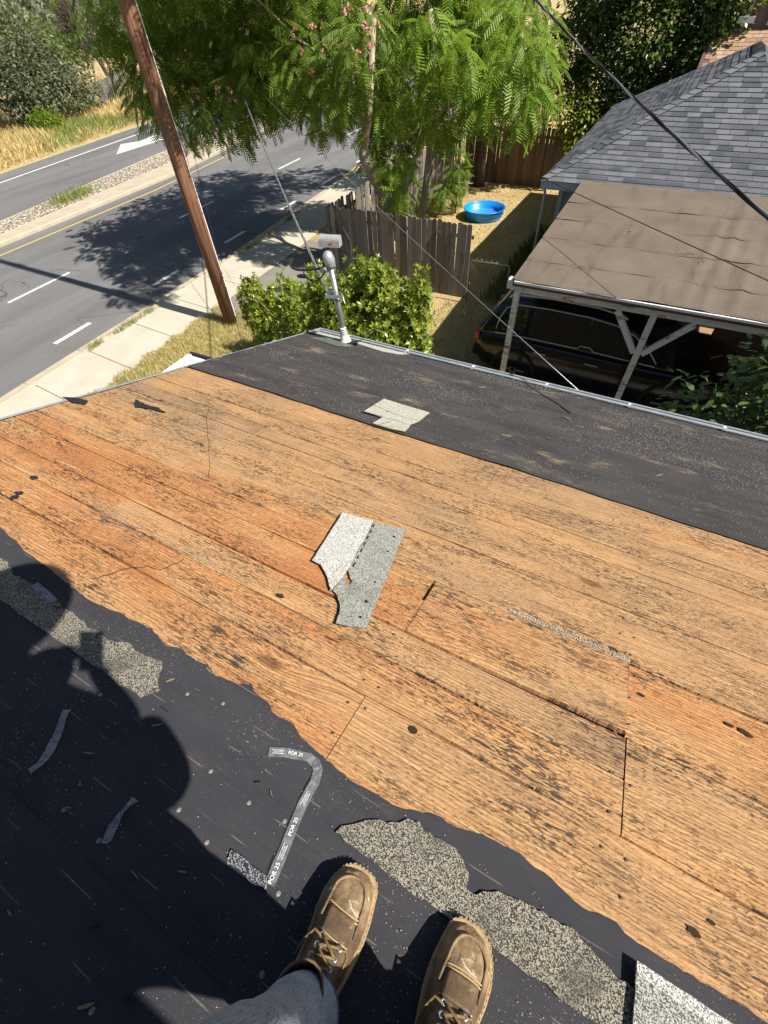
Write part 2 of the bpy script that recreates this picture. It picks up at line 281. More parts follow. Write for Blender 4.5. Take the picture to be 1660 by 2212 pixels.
b_ = n.ramp(f, [(.38, (.035, .02, .015)), (.47, (.17, .085, .05)), (.60, (.27, .14, .082)), (.75, (.36, .21, .13))]); n.col(n.mix(b_, n.mix(b_, (.17, .12, .09), .6), n.step(g, .5, .7)))
n.bump(f, .9, .012); M['pole_wood'] = n.m
n = NT('fence_wood', .92, .15); P = n.vadd(n.obj, n.vsc(n.rnd(), (9., 5., 23.))); f = n.noise(n.map(P, (60, 60, 1.6)), 1, 5, .65); k = n.noise(n.map(P, (7, 7, 1.2)), 1, 3)
b_ = n.ramp(n.math('ADD', n.math('MULTIPLY', f, .55), n.math('MULTIPLY', n.rnd(), .5)), [(.25, (.09, .08, .072)), (.55, (.165, .148, .134)), (.85, (.25, .228, .21))])
n.col(n.mix(b_, (.06, .045, .038), n.math('MULTIPLY', n.step(k, .58, .72), .8))); n.bump(f, .7, .006); M['fence_wood'] = n.m
n = NT('fence_wood_brown', .92, .15); P = n.vadd(n.obj, n.vsc(n.rnd(), (9., 5., 23.))); f = n.noise(n.map(P, (60, 60, 1.6)), 1, 5, .65)
n.col(n.ramp(n.math('ADD', n.math('MULTIPLY', f, .55), n.math('MULTIPLY', n.rnd(), .5)), [(.25, (.13, .08, .055)), (.55, (.21, .135, .095)), (.85, (.27, .19, .14))])); n.bump(f, .7, .006); M['fence_wood_brown'] = n.m
n = NT('peeling_paint', .7, .35); f = n.noise(n.map(scale=(3.5, 9, 16)), 1, 6, .68, .6); g = n.noise(n.map(scale=(1.1, 1, 1)), .9, 3)
k = n.math('MULTIPLY', n.step(f, .555, .60), n.step(g, .44, .62)); c_ = n.ramp(n.noise(n.obj, 11, 4), [(.3, (.66, .69, .74)), (.7, (.80, .82, .86))])
n.col(n.mix(c_, (.07, .055, .05), k)); n.bump(n.math('SUBTRACT', 1.0, k), .6, .004); M['peeling_paint'] = n.m
simple('white_paint', (.72, .73, .75), .6, nscale=14, namt=.10); simple('blue_trim', (.30, .36, .45), .65, nscale=9, namt=.12)
simple('blue_siding', (.19, .245, .275), .75, nscale=8, namt=.12); simple('house_wall', (.42, .40, .36), .85, nscale=6, namt=.12, bump=.2)
simple('brown_siding', (.135, .088, .075), .8, nscale=2.5, namt=.22); simple('batten_paint', (.48, .42, .37), .8, nscale=18, namt=.3)
simple('galvanised', (.36, .385, .41), .42, .7, 22, .2, spec=.5); simple('gutter_metal', (.15, .155, .165), .6, .1, 9, .3); simple('drip_edge', (.36, .42, .48), .5, .5, 12, .25)
simple('gutter_lip', (.62, .64, .67), .42, .5, 10, .2)
simple('flashing', (.125, .15, .13), .6, .3, 26, .35, bump=.2); simple('sealant', (.52, .50, .44), .85, nscale=30, namt=.3, bump=.5)
simple('cable_black', (.018, .018, .02), .55); simple('cable_alu', (.42, .43, .44), .38, .7, 60, .3); simple('rubber', (.02, .02, .021), .75)
simple('cast_metal', (.33, .345, .36), .5, .4, 40, .15); simple('porcelain', (.62, .60, .55), .3)
simple('mailbox_paint', (.34, .355, .37), .5, .2, 9, .14); simple('flag_red', (.55, .03, .03), .5)
simple('pool_blue', (.006, .22, .74), .32, nscale=5, namt=.1, spec=.5)
n = NT('pool_water', .03, .5); n.col((.55, .80, 1.0)); n.b.inputs['Transmission Weight'].default_value = .92; n.b.inputs['IOR'].default_value = 1.33
n.bump(n.noise(n.obj, 7, 3, .5, .6), .12, .03); M['pool_water'] = n.m
simple('car_paint', (.005, .006, .012), .2, .0, spec=.5); M['car_paint'].node_tree.nodes['Principled BSDF'].inputs['Coat Weight'].default_value = .35
simple('car_glass', (.006, .007, .009), .05, spec=.7); simple('chrome', (.60, .63, .68), .28, .35); simple('tyre', (.014, .014, .015), .85); simple('alloy', (.34, .35, .37), .3, .85)
simple('tail_red', (.40, .018, .012), .2, spec=.6); simple('cladding', (.018, .018, .02), .7)
simple('road_paint', (.66, .65, .62), .7, nscale=30, namt=.16); simple('road_yellow', (.58, .38, .10), .7, nscale=30, namt=.18); simple('arrow_paint', (.50, .50, .48), .75, nscale=20, namt=.2)
for nm, cc, al in (('tape_film', (.30, .31, .33), .42), ('tape_film_dull', (.32, .34, .38), .55)):
    n = NT(nm, .2, .6); f = n.noise(n.obj, 70, 4, .7); n.col(n.ramp(f, [(.3, tuple(x*.45 for x in cc)), (.7, cc)])); n.setin(n.b.inputs['Alpha'], n.math('ADD', n.math('MULTIPLY', f, .6), al-.3)); n.bump(n.noise(n.obj, 45, 3, .6), .5, .004); M[nm] = n.m
True; simple('print_white', (.78, .78, .77), .6)
simple('cap_plastic', (.17, .175, .155), .6, nscale=90, namt=.4); simple('splinter', (.20, .155, .105), .85, nscale=50, namt=.3); simple('rust_nail', (.14, .09, .06), .6, .5)
simple('lap_dust', (.27, .215, .18), .9, nscale=30, namt=.4); simple('mortar', (.38, .36, .33), .95, nscale=20, namt=.2, bump=.3); simple('brick_red', (.30, .11, .07), .9, nscale=25, namt=.35, bump=.4)
simple('felt_scrap', (.016, .016, .019), .85, nscale=40, namt=.3, bump=.4); simple('granule_grit', (.46, .43, .37), .9); simple('crack_dark', (.03, .018, .012), .95)
simple('flower_bed', (.1, .07, .04), .95)
n = NT('boot_leather', .55, .4); P = n.obj; f = n.noise(P, 42, 5, .7); g = n.noise(P, 13, 4, .65, .5); fine = n.noise(P, 330, 2, .7); y_ = n.sep(P)[1]
wear = n.math('ADD', n.step(y_, -.15, -.04), n.math('MULTIPLY', n.math('SUBTRACT', g, .5), 1.4))
b_ = n.ramp(f, [(.3, (.065, .042, .024)), (.7, (.15, .10, .055))]); b_ = n.mix(b_, n.ramp(f, [(.3, (.15, .095, .048)), (.7, (.33, .235, .13))]), n.step(wear, .45, 1.1))
b_ = n.mix(b_, (.60, .53, .42), n.math('MULTIPLY', n.step(n.noise(P, 24, 5, .75, .8), .58, .70), n.step(wear, .4, .9))); b_ = n.mix(b_, (.045, .03, .02), n.math('MULTIPLY', n.step(n.noise(P, 19, 4, .7), .58, .74), .6))
b_ = n.mix(b_, (.75, .74, .71), n.step(n.noise(n.map(P, (60, 24, 40), (3, 1, 0)), 1, 3, .6, 1.2), .70, .73))
n.col(b_); n.bump(n.math('ADD', n.math('MULTIPLY', fine, .4), f), .45, .004); M['boot_leather'] = n.m
simple('boot_sole', (.33, .235, .13), .75, nscale=45, namt=.35, bump=.4); simple('boot_thread', (.40, .29, .15), .8); simple('lace', (.16, .115, .05), .85, nscale=160, namt=.4); simple('eyelet', (.40, .41, .43), .3, .9)
n = NT('denim', .9, .15); f = n.noise(n.map(scale=(500, 500, 60)), 1, 2, .7); g = n.noise(n.obj, 9, 4, .65); k = n.noise(n.obj, 4, 3)
b_ = n.ramp(g, [(.3, (.20, .27, .37)), (.7, (.33, .41, .50))]); b_ = n.mix(b_, (.46, .43, .38), n.math('MULTIPLY', n.step(k, .42, .68), .4)); n.col(n.mix(b_, n.mix(b_, (.03, .05, .09), .5), n.step(f, .5, .35))); n.bump(n.math('ADD', f, g), .4, .004); M['denim'] = n.m
simple('denim_inside', (.045, .095, .19), .9, nscale=200, namt=.2); simple('shirt', (.14, .15, .17), .9, nscale=8, namt=.2); simple('skin', (.42, .25, .18), .55, nscale=20, namt=.1); simple('straw_hat', (.42, .34, .20), .85, nscale=60, namt=.3); simple('phone_body', (.02, .02, .022), .3)
simple('hill_dry', (.20, .19, .13), .95, nscale=.01, namt=.25); simple('chainlink', (.34, .35, .36), .4, .8)
n = NT('porch_tile', .85, .2); n.col(n.ramp(n.math('ADD', n.math('MULTIPLY', n.rnd(), .5), n.math('MULTIPLY', n.noise(n.obj, 20, 4), .5)), [(.25, (.48, .49, .50)), (.75, (.66, .67, .68))])); M['porch_tile'] = n.m

# ------------------------------------------------------------------ mesh helpers
class MB:
    def __init__(s): s.v = []; s.f = []
    def add(s, vs, fs):
        o = len(s.v); s.v += [tuple(p) for p in vs]; s.f += [tuple(i+o for i in f) for f in fs]; return s
    def box(s, a, b, mat=None):
        x0, y0, z0 = a; x1, y1, z1 = b
        vs = [(x0,y0,z0),(x1,y0,z0),(x1,y1,z0),(x0,y1,z0),(x0,y0,z1),(x1,y0,z1),(x1,y1,z1),(x0,y1,z1)]
        if mat: vs = [mat @ Vector(p) for p in vs]
        return s.add(vs, [(0,3,2,1),(4,5,6,7),(0,1,5,4),(1,2,6,5),(2,3,7,6),(3,0,4,7)])
    def bar(s, a, b, wx, wy):        # square bar from a to b
        a = Vector(a); b = Vector(b); d = (b-a).normalized(); up = Vector((0,0,1)) if abs(d.z) < .9 else Vector((0,1,0))
        x = d.cross(up).normalized()*wx/2; y = x.cross(d).normalized()*wy/2
        vs = [a-x-y, a+x-y, a+x+y, a-x+y, b-x-y, b+x-y, b+x+y, b-x+y]
        return s.add(vs, [(0,3,2,1),(4,5,6,7),(0,1,5,4),(1,2,6,5),(2,3,7,6),(3,0,4,7)])
    def tube(s, pts, r, n=8, cap=True):
        pts = [Vector(p) for p in pts]; rs = r if isinstance(r, (list, tuple)) else [r]*len(pts)
        vs = []; fs = []; prev = None
        for i, p in enumerate(pts):
            d = (pts[min(i+1, len(pts)-1)]-pts[max(i-1, 0)]).normalized()
            if prev is None: x = d.orthogonal().normalized()
            else: x = (prev - d*prev.dot(d)).normalized()
            prev = x; y = d.cross(x)
            for k in range(n):
                a = 2*math.pi*k/n; vs.append(p+(x*math.cos(a)+y*math.sin(a))*rs[i])
        for i in range(len(pts)-1):
            for k in range(n):
                fs.append((i*n+k, i*n+(k+1)%n, (i+1)*n+(k+1)%n, (i+1)*n+k))
        if cap: fs += [tuple(range(n-1, -1, -1)), tuple((len(pts)-1)*n+k for k in range(n))]
        return s.add(vs, fs)
    def lathe(s, prof, n=32, mat=None):
        vs = []; fs = []
        for r, z in prof:
            for k in range(n):
                a = 2*math.pi*k/n; p = Vector((r*math.cos(a), r*math.sin(a), z)); vs.append(mat @ p if mat else p)
        for i in range(len(prof)-1):
            for k in range(n): fs.append((i*n+k, i*n+(k+1)%n, (i+1)*n+(k+1)%n, (i+1)*n+k))
        return s.add(vs, fs)
    def slab(s, poly, z0, z1, zf=None):
        """closed polygon plate; zf(x,y) lifts it"""
        n = len(poly); zf = zf or (lambda x, y: 0.0)
        area = sum(poly[i][0]*poly[(i+1)%n][1]-poly[(i+1)%n][0]*poly[i][1] for i in range(n))
        if area < 0: poly = poly[::-1]
        tri = tess(poly)
        vs = [(x, y, z0+zf(x, y)) for x, y in poly] + [(x, y, z1+zf(x, y)) for x, y in poly]
        fs = [tuple(reversed(t)) for t in tri] + [tuple(i+n for i in t) for t in tri] + [(i, (i+1)%n, (i+1)%n+n, i+n) for i in range(n)]
        return s.add(vs, fs)
    def build(s, name, mat, parent=None, Mx=None, smooth=False, bevel=0):
        me = bpy.data.meshes.new(name); me.from_pydata(s.v, [], s.f)
        if mat: me.materials.append(M[mat])
        if smooth: me.polygons.foreach_set('use_smooth', [True]*len(me.polygons))
        me.update()
        return obj(name, me, parent, Mx, bevel)
from mathutils.geometry import tessellate_polygon
def tess(poly):
    ts = tessellate_polygon([[Vector((x, y, 0)) for x, y in poly]])
    out = []
    for a, b, c in ts:
        ar = (poly[b][0]-poly[a][0])*(poly[c][1]-poly[a][1])-(poly[c][0]-poly[a][0])*(poly[b][1]-poly[a][1])
        out.append((a, b, c) if ar > 0 else (a, c, b))
    return out
def obj(name, me, parent=None, Mx=None, bevel=0):
    o = bpy.data.objects.new(name, me); C.objects.link(o)
    if parent: o.parent = parent
    if Mx is not None:
        if parent: o.matrix_local = Mx
        else: o.matrix_world = Mx
    if bevel:
        b = o.modifiers.new('bevel', 'BEVEL'); b.width = bevel; b.segments = 2; b.limit_method = 'ANGLE'
    return o
def tag(o, label, cat, group=None):
    o['label'] = label; o['category'] = cat
    if group: o['group'] = group
    return o
def thing(name, label, cat, Mx, group=None):
    o = bpy.data.objects.new(name, None); C.objects.link(o); o.matrix_world = Mx; o.empty_display_size = .2
    return tag(o, label, cat, group)
def struct(o): o['kind'] = 'structure'; return o
def stuff(o): o['kind'] = 'stuff'; return o
def np_mesh(name, V, F, mat, parent=None, Mx=None, smooth=False):
    """V (n,3), F (m,k) all the same size"""
    me = bpy.data.meshes.new(name); m, k = F.shape
    me.vertices.add(len(V)); me.vertices.foreach_set('co', V.astype(np.float32).ravel())
    me.loops.add(m*k); me.loops.foreach_set('vertex_index', F.astype(np.int32).ravel())
    me.polygons.add(m); me.polygons.foreach_set('loop_start', np.arange(0, m*k, k, dtype=np.int32)); me.polygons.foreach_set('loop_total', np.full(m, k, dtype=np.int32))
    if smooth: me.polygons.foreach_set('use_smooth', np.ones(m, dtype=bool))
    me.materials.append(M[mat]); me.update(calc_edges=True); me.validate()
    return obj(name, me, parent, Mx)
def unit(a): return a/np.maximum(np.linalg.norm(a, axis=1, keepdims=True), 1e-9)
def leaves(P, D, size, shape, N=None):
    """place leaf shapes (verts LV along +y, faces LF) at P pointing along D"""
    LV, LF = shape; n = len(P)
    D = unit(D); N = rng.normal(size=(n, 3)) if N is None else N
    X = unit(np.cross(D, N)); Z = np.cross(X, D)
    S = (size*rng.uniform(.7, 1.25, n))[:, None, None]
    V = (LV[None, :, 0:1]*X[:, None, :] + LV[None, :, 1:2]*D[:, None, :] + LV[None, :, 2:3]*Z[:, None, :])*S + P[:, None, :]
    F = LF[None, :, :] + (np.arange(n)*len(LV))[:, None, None]
    return V.reshape(-1, 3), F.reshape(-1, LF.shape[1])
def join(parts):
    Vs = []; Fs = []; o = 0
    for V, F in parts: Vs.append(V); Fs.append(F+o); o += len(V)
    return np.concatenate(Vs), np.concatenate(Fs)
LEAF = (np.array([(0,0,0),(.30,.45,.06),(0,1,-.05),(-.30,.45,.06)]), np.array([(0,1,2,3)]))
LEAF2 = (np.array([(0,0,0),(.20,.3,.05),(.17,.72,.0),(0,1,-.1),(-.17,.72,.0),(-.20,.3,.05)]), np.array([(0,1,2,5),(5,2,3,4)]))
BLADE = (np.array([(-.02,0,0),(.02,0,0),(.016,.6,.05),(.0,1,.22)]), np.array([(0,1,2,3)]))
def rosette():
    V = []; F = []
    for k in range(6):
        a = k*math.pi/3; c, s_ = math.cos(a), math.sin(a)
        for x, y, z in [(0,.1,0),(.19,.5,.0),(0,1,.02),(-.19,.5,.0)]:
            V.append((x*c-y*s_*.8, .25+y*.35 if False else y*.55+.1, x*s_+y*c*.8))
        F.append(tuple(range(k*4, k*4+4)))
    return np.array(V), np.array(F)
ROS = rosette()
def frond_shape():
    V = []; F = []
    k = 9
    for i in range(k):
        t = (i+1)/(k+.5); y = t; z = -.32*t*t
        L = .30*(1-.55*abs(t-.5)*1.3); w_ = .034
        for sd_ in (-1, 1):
            o = len(V)
            V += [(0, y-w_, z), (0, y+w_, z), (sd_*L, y+.13+w_*.6, z-.16*L*3), (sd_*L, y+.13-w_*.8, z-.16*L*3)]
            F.append((o, o+1, o+2, o+3))
    o = len(V); V += [(-.006,0,0),(.006,0,0),(.004,1,-.32),(-.004,1,-.32)]; F.append((o, o+1, o+2, o+3))
    return np.array(V), np.array(F)
FROND = frond_shape()
def ellipsoid_pts(c, r, n, shell=.55):
    u = unit(rng.normal(size=(n, 3))); rad = rng.uniform(shell, 1.0, (n, 1))
    jag = 1+.18*np.sin(u[:, :1]*7+c[0])*np.cos(u[:, 1:2]*6+c[1])
    return np.array(c)+u*rad*jag*np.array(r), u
def curve(pts, n=6):
    pts = [Vector(p) for p in pts]; out = []
    for i in range(len(pts)-1):
        a, b_, c, d = pts[max(i-1, 0)], pts[i], pts[i+1], pts[min(i+2, len(pts)-1)]
        for k in range(n):
            t = k/n; out.append(.5*((2*b_)+(c-a)*t+(2*a-5*b_+4*c-d)*t*t+(3*b_-a-3*c+d)*t**3))
    return out+[pts[-1]]
def bez(p0, p1, sag, n=10, lift=Vector((0, 0, 1))):
    p0 = Vector(p0); p1 = Vector(p1)
    return [p0.lerp(p1, t)-lift*sag*4*t*(1-t) for t in [i/(n-1) for i in range(n)]]

# ================================================================== SETTING: ground, street
def sheet(name, x0, x1, y0, y1, z, mat, Mx, nx=1, ny=1, zf=None):
    V = []; F = []
    for j in range(ny+1):
        for i in range(nx+1):
            x = x0+(x1-x0)*i/nx; y = y0+(y1-y0)*j/ny; V.append((x, y, z+(zf(x, y) if zf else 0)))
    for j in range(ny):
        for i in range(nx): a = j*(nx+1)+i; F.append((a, a+1, a+nx+2, a+nx+1))
    b = MB(); b.v = V; b.f = F; return b.build(name, mat, None, Mx, True)
def flat(name, poly, z, mat, Mx, parent=None):
    b = MB(); b.add([(x, y, z) for x, y in poly], tess(poly)); return b.build(name, mat, parent, Mx)
struct(sheet('ground', -1500, 1500, -600, 2400, -.03, 'dry_ground', RD))
# street frame: x = -t (t = metres to the left of the camera), y along the street
road = struct(flat('road', [(-23.4, -60), (-11.9, -60), (-11.95, 14), (-12.6, 22), (-14.5, 40), (-22, 90), (-34, 90), (-24, 40)], 0.0, 'asphalt', RD))
def mt(s): return -23.35-(s-12)*.13
def ft(s): return -31.7-(s-18)*.125
road2 = struct(flat('far_road', [(ft(-40), -40), (mt(-40)+.1, -40), (mt(90)+.1, 90), (ft(90), 90)], .004, 'asphalt', RD))
# kerb, gutter pan and pavement on the near side
def strip_solid(name, ys, xa, xb, z0, z1, mat, bevel=.015):
    b = MB(); n_ = len(ys)
    V = []; F = []
    for y in ys: V += [(xa(y), y, z0), (xb(y), y, z0), (xb(y), y, z1), (xa(y), y, z1)]
    for i in range(n_-1):
        a = 4*i
        for k in range(4): F.append((a+k, a+(k+1)%4, a+4+(k+1)%4, a+4+k))
    F += [(0,3,2,1), (4*n_-4, 4*n_-3, 4*n_-2, 4*n_-1)]
    b.v = V; b.f = [tuple(reversed(f)) for f in F]; return b.build(name, mat, None, RD, False, bevel)
ke = lambda s: -11.55-(.0 if s < 13 else (s-13)*.06)
struct(strip_solid('gutter_pan', [-30, 0, 6, 13, 22, 40], lambda s: ke(s)-.42, lambda s: ke(s)-.10, -.02, .012, 'kerb_concrete', 0))
struct(strip_solid('kerb', [-30, 0, 6, 13, 22, 40], lambda s: ke(s)-.10, lambda s: ke(s)+.06, -.02, .115, 'kerb_concrete', .03))
pv = struct(strip_solid('pavement', [-30, 0, 6, 13, 22, 40], lambda s: ke(s)+.062, lambda s: ke(s)+1.75, -.02, .075, 'sidewalk_concrete', 0))
for s_ in [-8, -6.4, -4.8, -3.2, -1.6, 0, 1.55, 3.1, 4.55, 6.15, 7.7, 9.3, 10.9, 12.5, 14.1, 15.7, 17.3]:
    b = MB(); x0 = ke(s_)+.07; y1 = s_-.22
    b.add([(x0, s_-.008, .0785), (x0, s_+.008, .0785), (x0+1.66, y1+.008, .0785), (x0+1.66, y1-.008, .0785)], [(0,3,2,1)]); b.build('joint_line', 'crack_dark', pv)
    b = MB(); x0 = ke(s_)-.40
    b.add([(x0, s_-.005, .0155), (x0, s_+.005, .0155), (x0+.28, s_+.005, .0155), (x0+.28, s_-.005, .0155)], [(0,3,2,1)]); b.build('joint_line', 'crack_dark', pv)
yard = struct(flat('yard', [(-9.72, -30), (30, -30), (30, 60), (-13, 60), (-11.2, 22), (-9.8, 13), (-9.78, 6)], .055, 'yard_soil', RD))
struct(flat('driveway', [(-9.75, 8.7), (-6.0, 8.2), (-6.3, 14.2), (-10.2, 14.6), (-9.9, 10.8)], .0605, 'driveway_asphalt', RD))
# median: stone-textured strip between kerbs
ys = [-40, 0, 8, 14, 20, 28, 40, 90]
mi = lambda s: -22.05-(s-11)*.075
struct(strip_solid('median_kerb', ys, lambda s: mi(s)+.001, lambda s: -21.15-(0 if s < 20 else (s-20)*.13), -.02, .15, 'kerb_concrete', .04))
struct(strip_solid('median_strip', ys, lambda s: mt(s), mi, -.02, .165, 'median_stone', 0))
struct(strip_solid('median_kerb_far', ys, lambda s: mt(s)-.16, lambda s: mt(s)-.001, -.02, .16, 'kerb_concrete', .03))
# painted markings, each dash a piece of its road
for k in range(-2, 9):
    s0 = 6.16+3.70*k; w_ = .075
    for (x, L) in ((-12.85-(max(0, s0-18)*.03), 1.2),):
        b = MB(); b.add([(x-w_, s0, .004), (x+w_, s0, .004), (x+w_, s0+L, .004), (x-w_, s0+L, .004)], [(0,1,2,3)]); b.build('lane_dash', 'road_paint', road)
for s0, L in ((-1.0, 2.2), (3.0, 2.2), (7.4, 2.3), (15.2, 2.2), (22.6, 2.1), (30, 2.1)):
    b = MB(); b.add([(-16.52, s0, .004), (-16.40, s0, .004), (-16.40, s0+L, .004), (-16.52, s0+L, .004)], [(0,1,2,3)]); b.build('lane_dash', 'road_paint', road)
flat('yellow_line', [(-20.46, -40), (-20.36, -40), (-20.36, 18), (-21.5, 30), (-23.3, 42), (-23.4, 42), (-21.6, 30), (-20.46, 18)], .004, 'road_yellow', None, road)
el = lambda s: -30.0-(s-16.8)*.105
flat('edge_line', [(el(-40)-.07, -40), (el(-40)+.07, -40), (el(80)+.07, 80), (el(80)-.07, 80)], .008, 'road_paint', None, road2)
# turn arrow: shaft and barbed head
flat('turn_arrow', [(-28.15, 23.0), (-30.05, 25.2), (-29.35, 26.1), (-29.75, 28.3), (-30.2, 31.5), (-29.7, 31.6), (-29.25, 28.5), (-28.75, 26.6), (-27.95, 27.9)], .008, 'arrow_paint', None, road2)

# far ground: hills on the horizon
b = MB(); V = []; F = []
for i in range(61):
    a = R(-80+i*2.6); d = 900+120*math.sin(i*.7); hgt = 22+14*math.sin(i*.37+1)+9*math.sin(i*1.13)
    for rr, zz in ((d*.8, -1), (d*.95, hgt*.6), (d*1.1, hgt), (d*1.4, -1)): V.append((rr*math.sin(a), rr*math.cos(a), zz))
for i in range(60):
    for k in range(3): a = i*4+k; F.append((a, a+4, a+5, a+1))
b.v = V; b.f = F; struct(b.build('hills', 'hill_dry', None, Matrix(), True))

# ================================================================== THE HOUSE UNDER THE CAMERA
U0, U1, VE, VR = -2.98, 5.2, 3.845, -1.75         # rake, right end, eave, ridge
house = thing('house', 'house with half stripped roof of bare orange planks and black underlayment in the foreground', 'house', ROOF)
hb = BLK.copy(); INV = ROOF.inverted()
def in_roof(Mx): return INV @ Mx
b = MB(); b.box((U0+.01, VR, -.06), (U1, VE, -.0215)); b.build('rafter_sheathing', 'deck_wood', house)
def zr(q): return 4.5-(q/math.cos(R(PITCH)))*math.sin(R(PITCH))
qr = VR*math.cos(R(PITCH)); qe = VE*math.cos(R(PITCH)); zri = zr(qr)
b = MB(); prof = [(-2.55, .0), (-2.55, zr(qe-.45)-.09), ]
q0, q1 = qr-(qe-.45-qr), qe-.45
b.add([(-2.6, q0, 0), (5, q0, 0), (5, q1, 0), (-2.6, q1, 0), (-2.6, q0, zr(q1)-.10), (5, q0, zr(q1)-.10), (5, q1, zr(q1)-.10), (-2.6, q1, zr(q1)-.10), (-2.6, qr, zri-.12), (5, qr, zri-.12)],
      [(0,1,5,4), (1,2,6,9,5), (2,3,7,6), (3,0,4,8,7)]); b.build('wall', 'house_wall', house, in_roof(BLK))
b = MB(); b.add([(U0, qr, zri-.01), (U1, qr, zri-.01), (U1, 2*qr-qe, zr(qe)), (U0, 2*qr-qe, zr(qe))], [(0,1,2,3)]); b.build('back_slope', 'felt_near', house, in_roof(BLK))
b = MB(); b.box((U0+.002, VR, -.17), (U0+.028, VE, -.024)); b.box((U0+.03, VE-.002, -.15), (U1, VE+.018, -.024)); b.build('fascia', 'white_paint', house)
rows = [-.255, .035, .325, .615, .915, 1.195, 1.48, 1.757, 2.05, 2.335]
joints = {0: [.44], 1: [-.30, 1.15], 2: [-1.75, .445, 1.9], 3: [-.302, .44, 1.2], 4: [-2.25, 1.16], 5: [-1.03, 1.9], 6: [-1.76, .98, 2.6], 7: [-.345, 1.6], 8: [-1.0, 1.2]}
TINT = {0: (.48, .3), 1: (.52, .2), 2: (.44, .7), 3: (.52, .3), 4: (.46, .5), 5: (.36, .7), 6: (.40, .8), 7: (.48, .6), 8: (.4, .5)}
def plank(u0, u1, v0, v1, lift=(0, 0, 0, 0), h=0.0, tint=(.45, .5)):
    """board with slightly wavy arrises; lift = corner heights (u0v0, u1v0, u0v1, u1v1)"""
    nu = max(2, int((u1-u0)/.07)); V = []; F = []; sd_ = rng.uniform(0, 50)
    for i in range(nu+1):
        t = i/nu; u = u0+(u1-u0)*t
        wob0 = .0016*math.sin(u*9+sd_)+.0012*math.sin(u*31+sd_); wob1 = .0016*math.sin(u*8-sd_)+.0012*math.sin(u*27+sd_*2)
        la = lift[0]*(1-t)**2+lift[1]*t**2; lb = lift[2]*(1-t)**2+lift[3]*t**2
        a = v0+.0032+wob0; c = v1-.0032+wob1
        V += [(u, a, -.02+la), (u, a, h-.0022+la), (u, a+.0045, h+la), (u, c-.0045, h+lb), (u, c, h-.0022+lb), (u, c, -.02+lb)]
    for i in range(nu):
        for k in range(5): p = i*6+k; F.append((p, p+6, p+7, p+1))
    F += [(0,1,2,3,4,5), tuple(nu*6+k for k in (5,4,3,2,1,0))]
    b = MB(); b.v = V; b.f = F; o = b.build('plank', 'deck_wood', house); o.color = (tint[0]+rng.uniform(-.09, .09), tint[1], 0, 1); return o
for i in range(len(rows)-1):
    js = [U0+.012]+joints[i]+[3.4]
    for a, c in zip(js[:-1], js[1:]):
        hh = rng.uniform(-.004, .002)
        g0, g1 = a+.0015, c-.0015
        if i == 3 and abs(a+.302) < .01:
            plank(g0, g1-.004, rows[i], rows[i+1], (.004, .020, .002, .010), .001, (.46, .9))      # the lifted patch board
        elif i == 3 and c < -.2:
            plank(g0, g1, rows[i], .79, (0, .004, 0, .006), hh, (.56, .2)); plank(g0, g1-.012, .79, rows[i+1], (0, .002, 0, .008), hh+.001, (.60, .1))
        elif i == 2 and c < .6: plank(g0, g1, rows[i], .479, (0, 0, 0, 0), hh, (.50, .5)); plank(g0, g1, .479, rows[i+1], (0, 0, 0, 0), hh-.0015, (.40, .9))
        elif i == 6 and c < 1.2: plank(g0, g1, rows[i], 1.612, (0, 0, 0, 0), hh, (.36, .8)); plank(g0, g1, 1.612, rows[i+1], (0, 0, 0, 0), hh+.001, (.46, .6))
        elif i == 5 and a < -2: plank(g0, g1, rows[i], 1.33, (0, 0, 0, 0), hh, (.42, .6)); plank(g0, g1, 1.33, rows[i+1], (0, 0, 0, 0), hh-.001, (.34, .7))
        else: plank(g0, g1, rows[i], rows[i+1], (0, 0, 0, 0), hh, (TINT[i][0], TINT[i][1]))
# far underlayment: two courses of felt with low wrinkles, cut square at the planks
def felt_course(v0, v1, base, seed):
    nu, nv = 150, 22; V = []; F = []
    for j in range(nv+1):
        for i in range(nu+1):
            u = U0+.012+(3.6-U0)*i/nu; v = v0+(v1-v0)*j/nv
            if j == 0: v += .006*math.sin(u*3+seed)+.003*math.sin(u*17)
            p = Vector((u*1.3+seed, v*2.4, seed)); wv = .010*max(0, mnoise.noise(p))+.004*mnoise.noise(p*3.1)
            V.append((u, v, base+.0035+abs(wv)))
    for j in range(nv):
        for i in range(nu): a = j*(nu+1)+i; F.append((a, a+1, a+nu+2, a+nu+1))
    b = MB(); b.v = V; b.f = F; return b.build('felt_course', 'felt_far', house, None, True)
felt_course(2.068, 3.06, .004, 2.0); felt_course(3.0, VE-.01, .0, 9.0)
# near underlayment with a torn lower edge
edge = sorted(POLY['felt_near'])
poly = [(U0+.012, .19)]+edge+[(3.2, .17), (3.2, VR), (U0+.012, VR)]
def torn(poly, amp=.006, n=4):
    out = []
    for i in range(len(poly)):
        a = poly[i]; c = poly[(i+1) % len(poly)]
        L = math.hypot(c[0]-a[0], c[1]-a[1]); k = max(1, min(n, int(L/.012))) if L < .6 else 1
        for t in range(k):
            f = t/k; j = 0 if t == 0 else 1
            out.append((a[0]+(c[0]-a[0])*f+j*rng.normal()*amp*.4, a[1]+(c[1]-a[1])*f+j*rng.normal()*amp*.5))
    return out
b = MB(); b.slab(torn(poly, .004), .0015, .0048); b.build('felt_sheet', 'felt_near', house)
b = MB(); b.slab([(U0+.012, -.34), (3.2, -.34), (3.2, VR), (U0+.012, VR)], .0052, .0078); b.build('felt_sheet', 'felt_near', house)
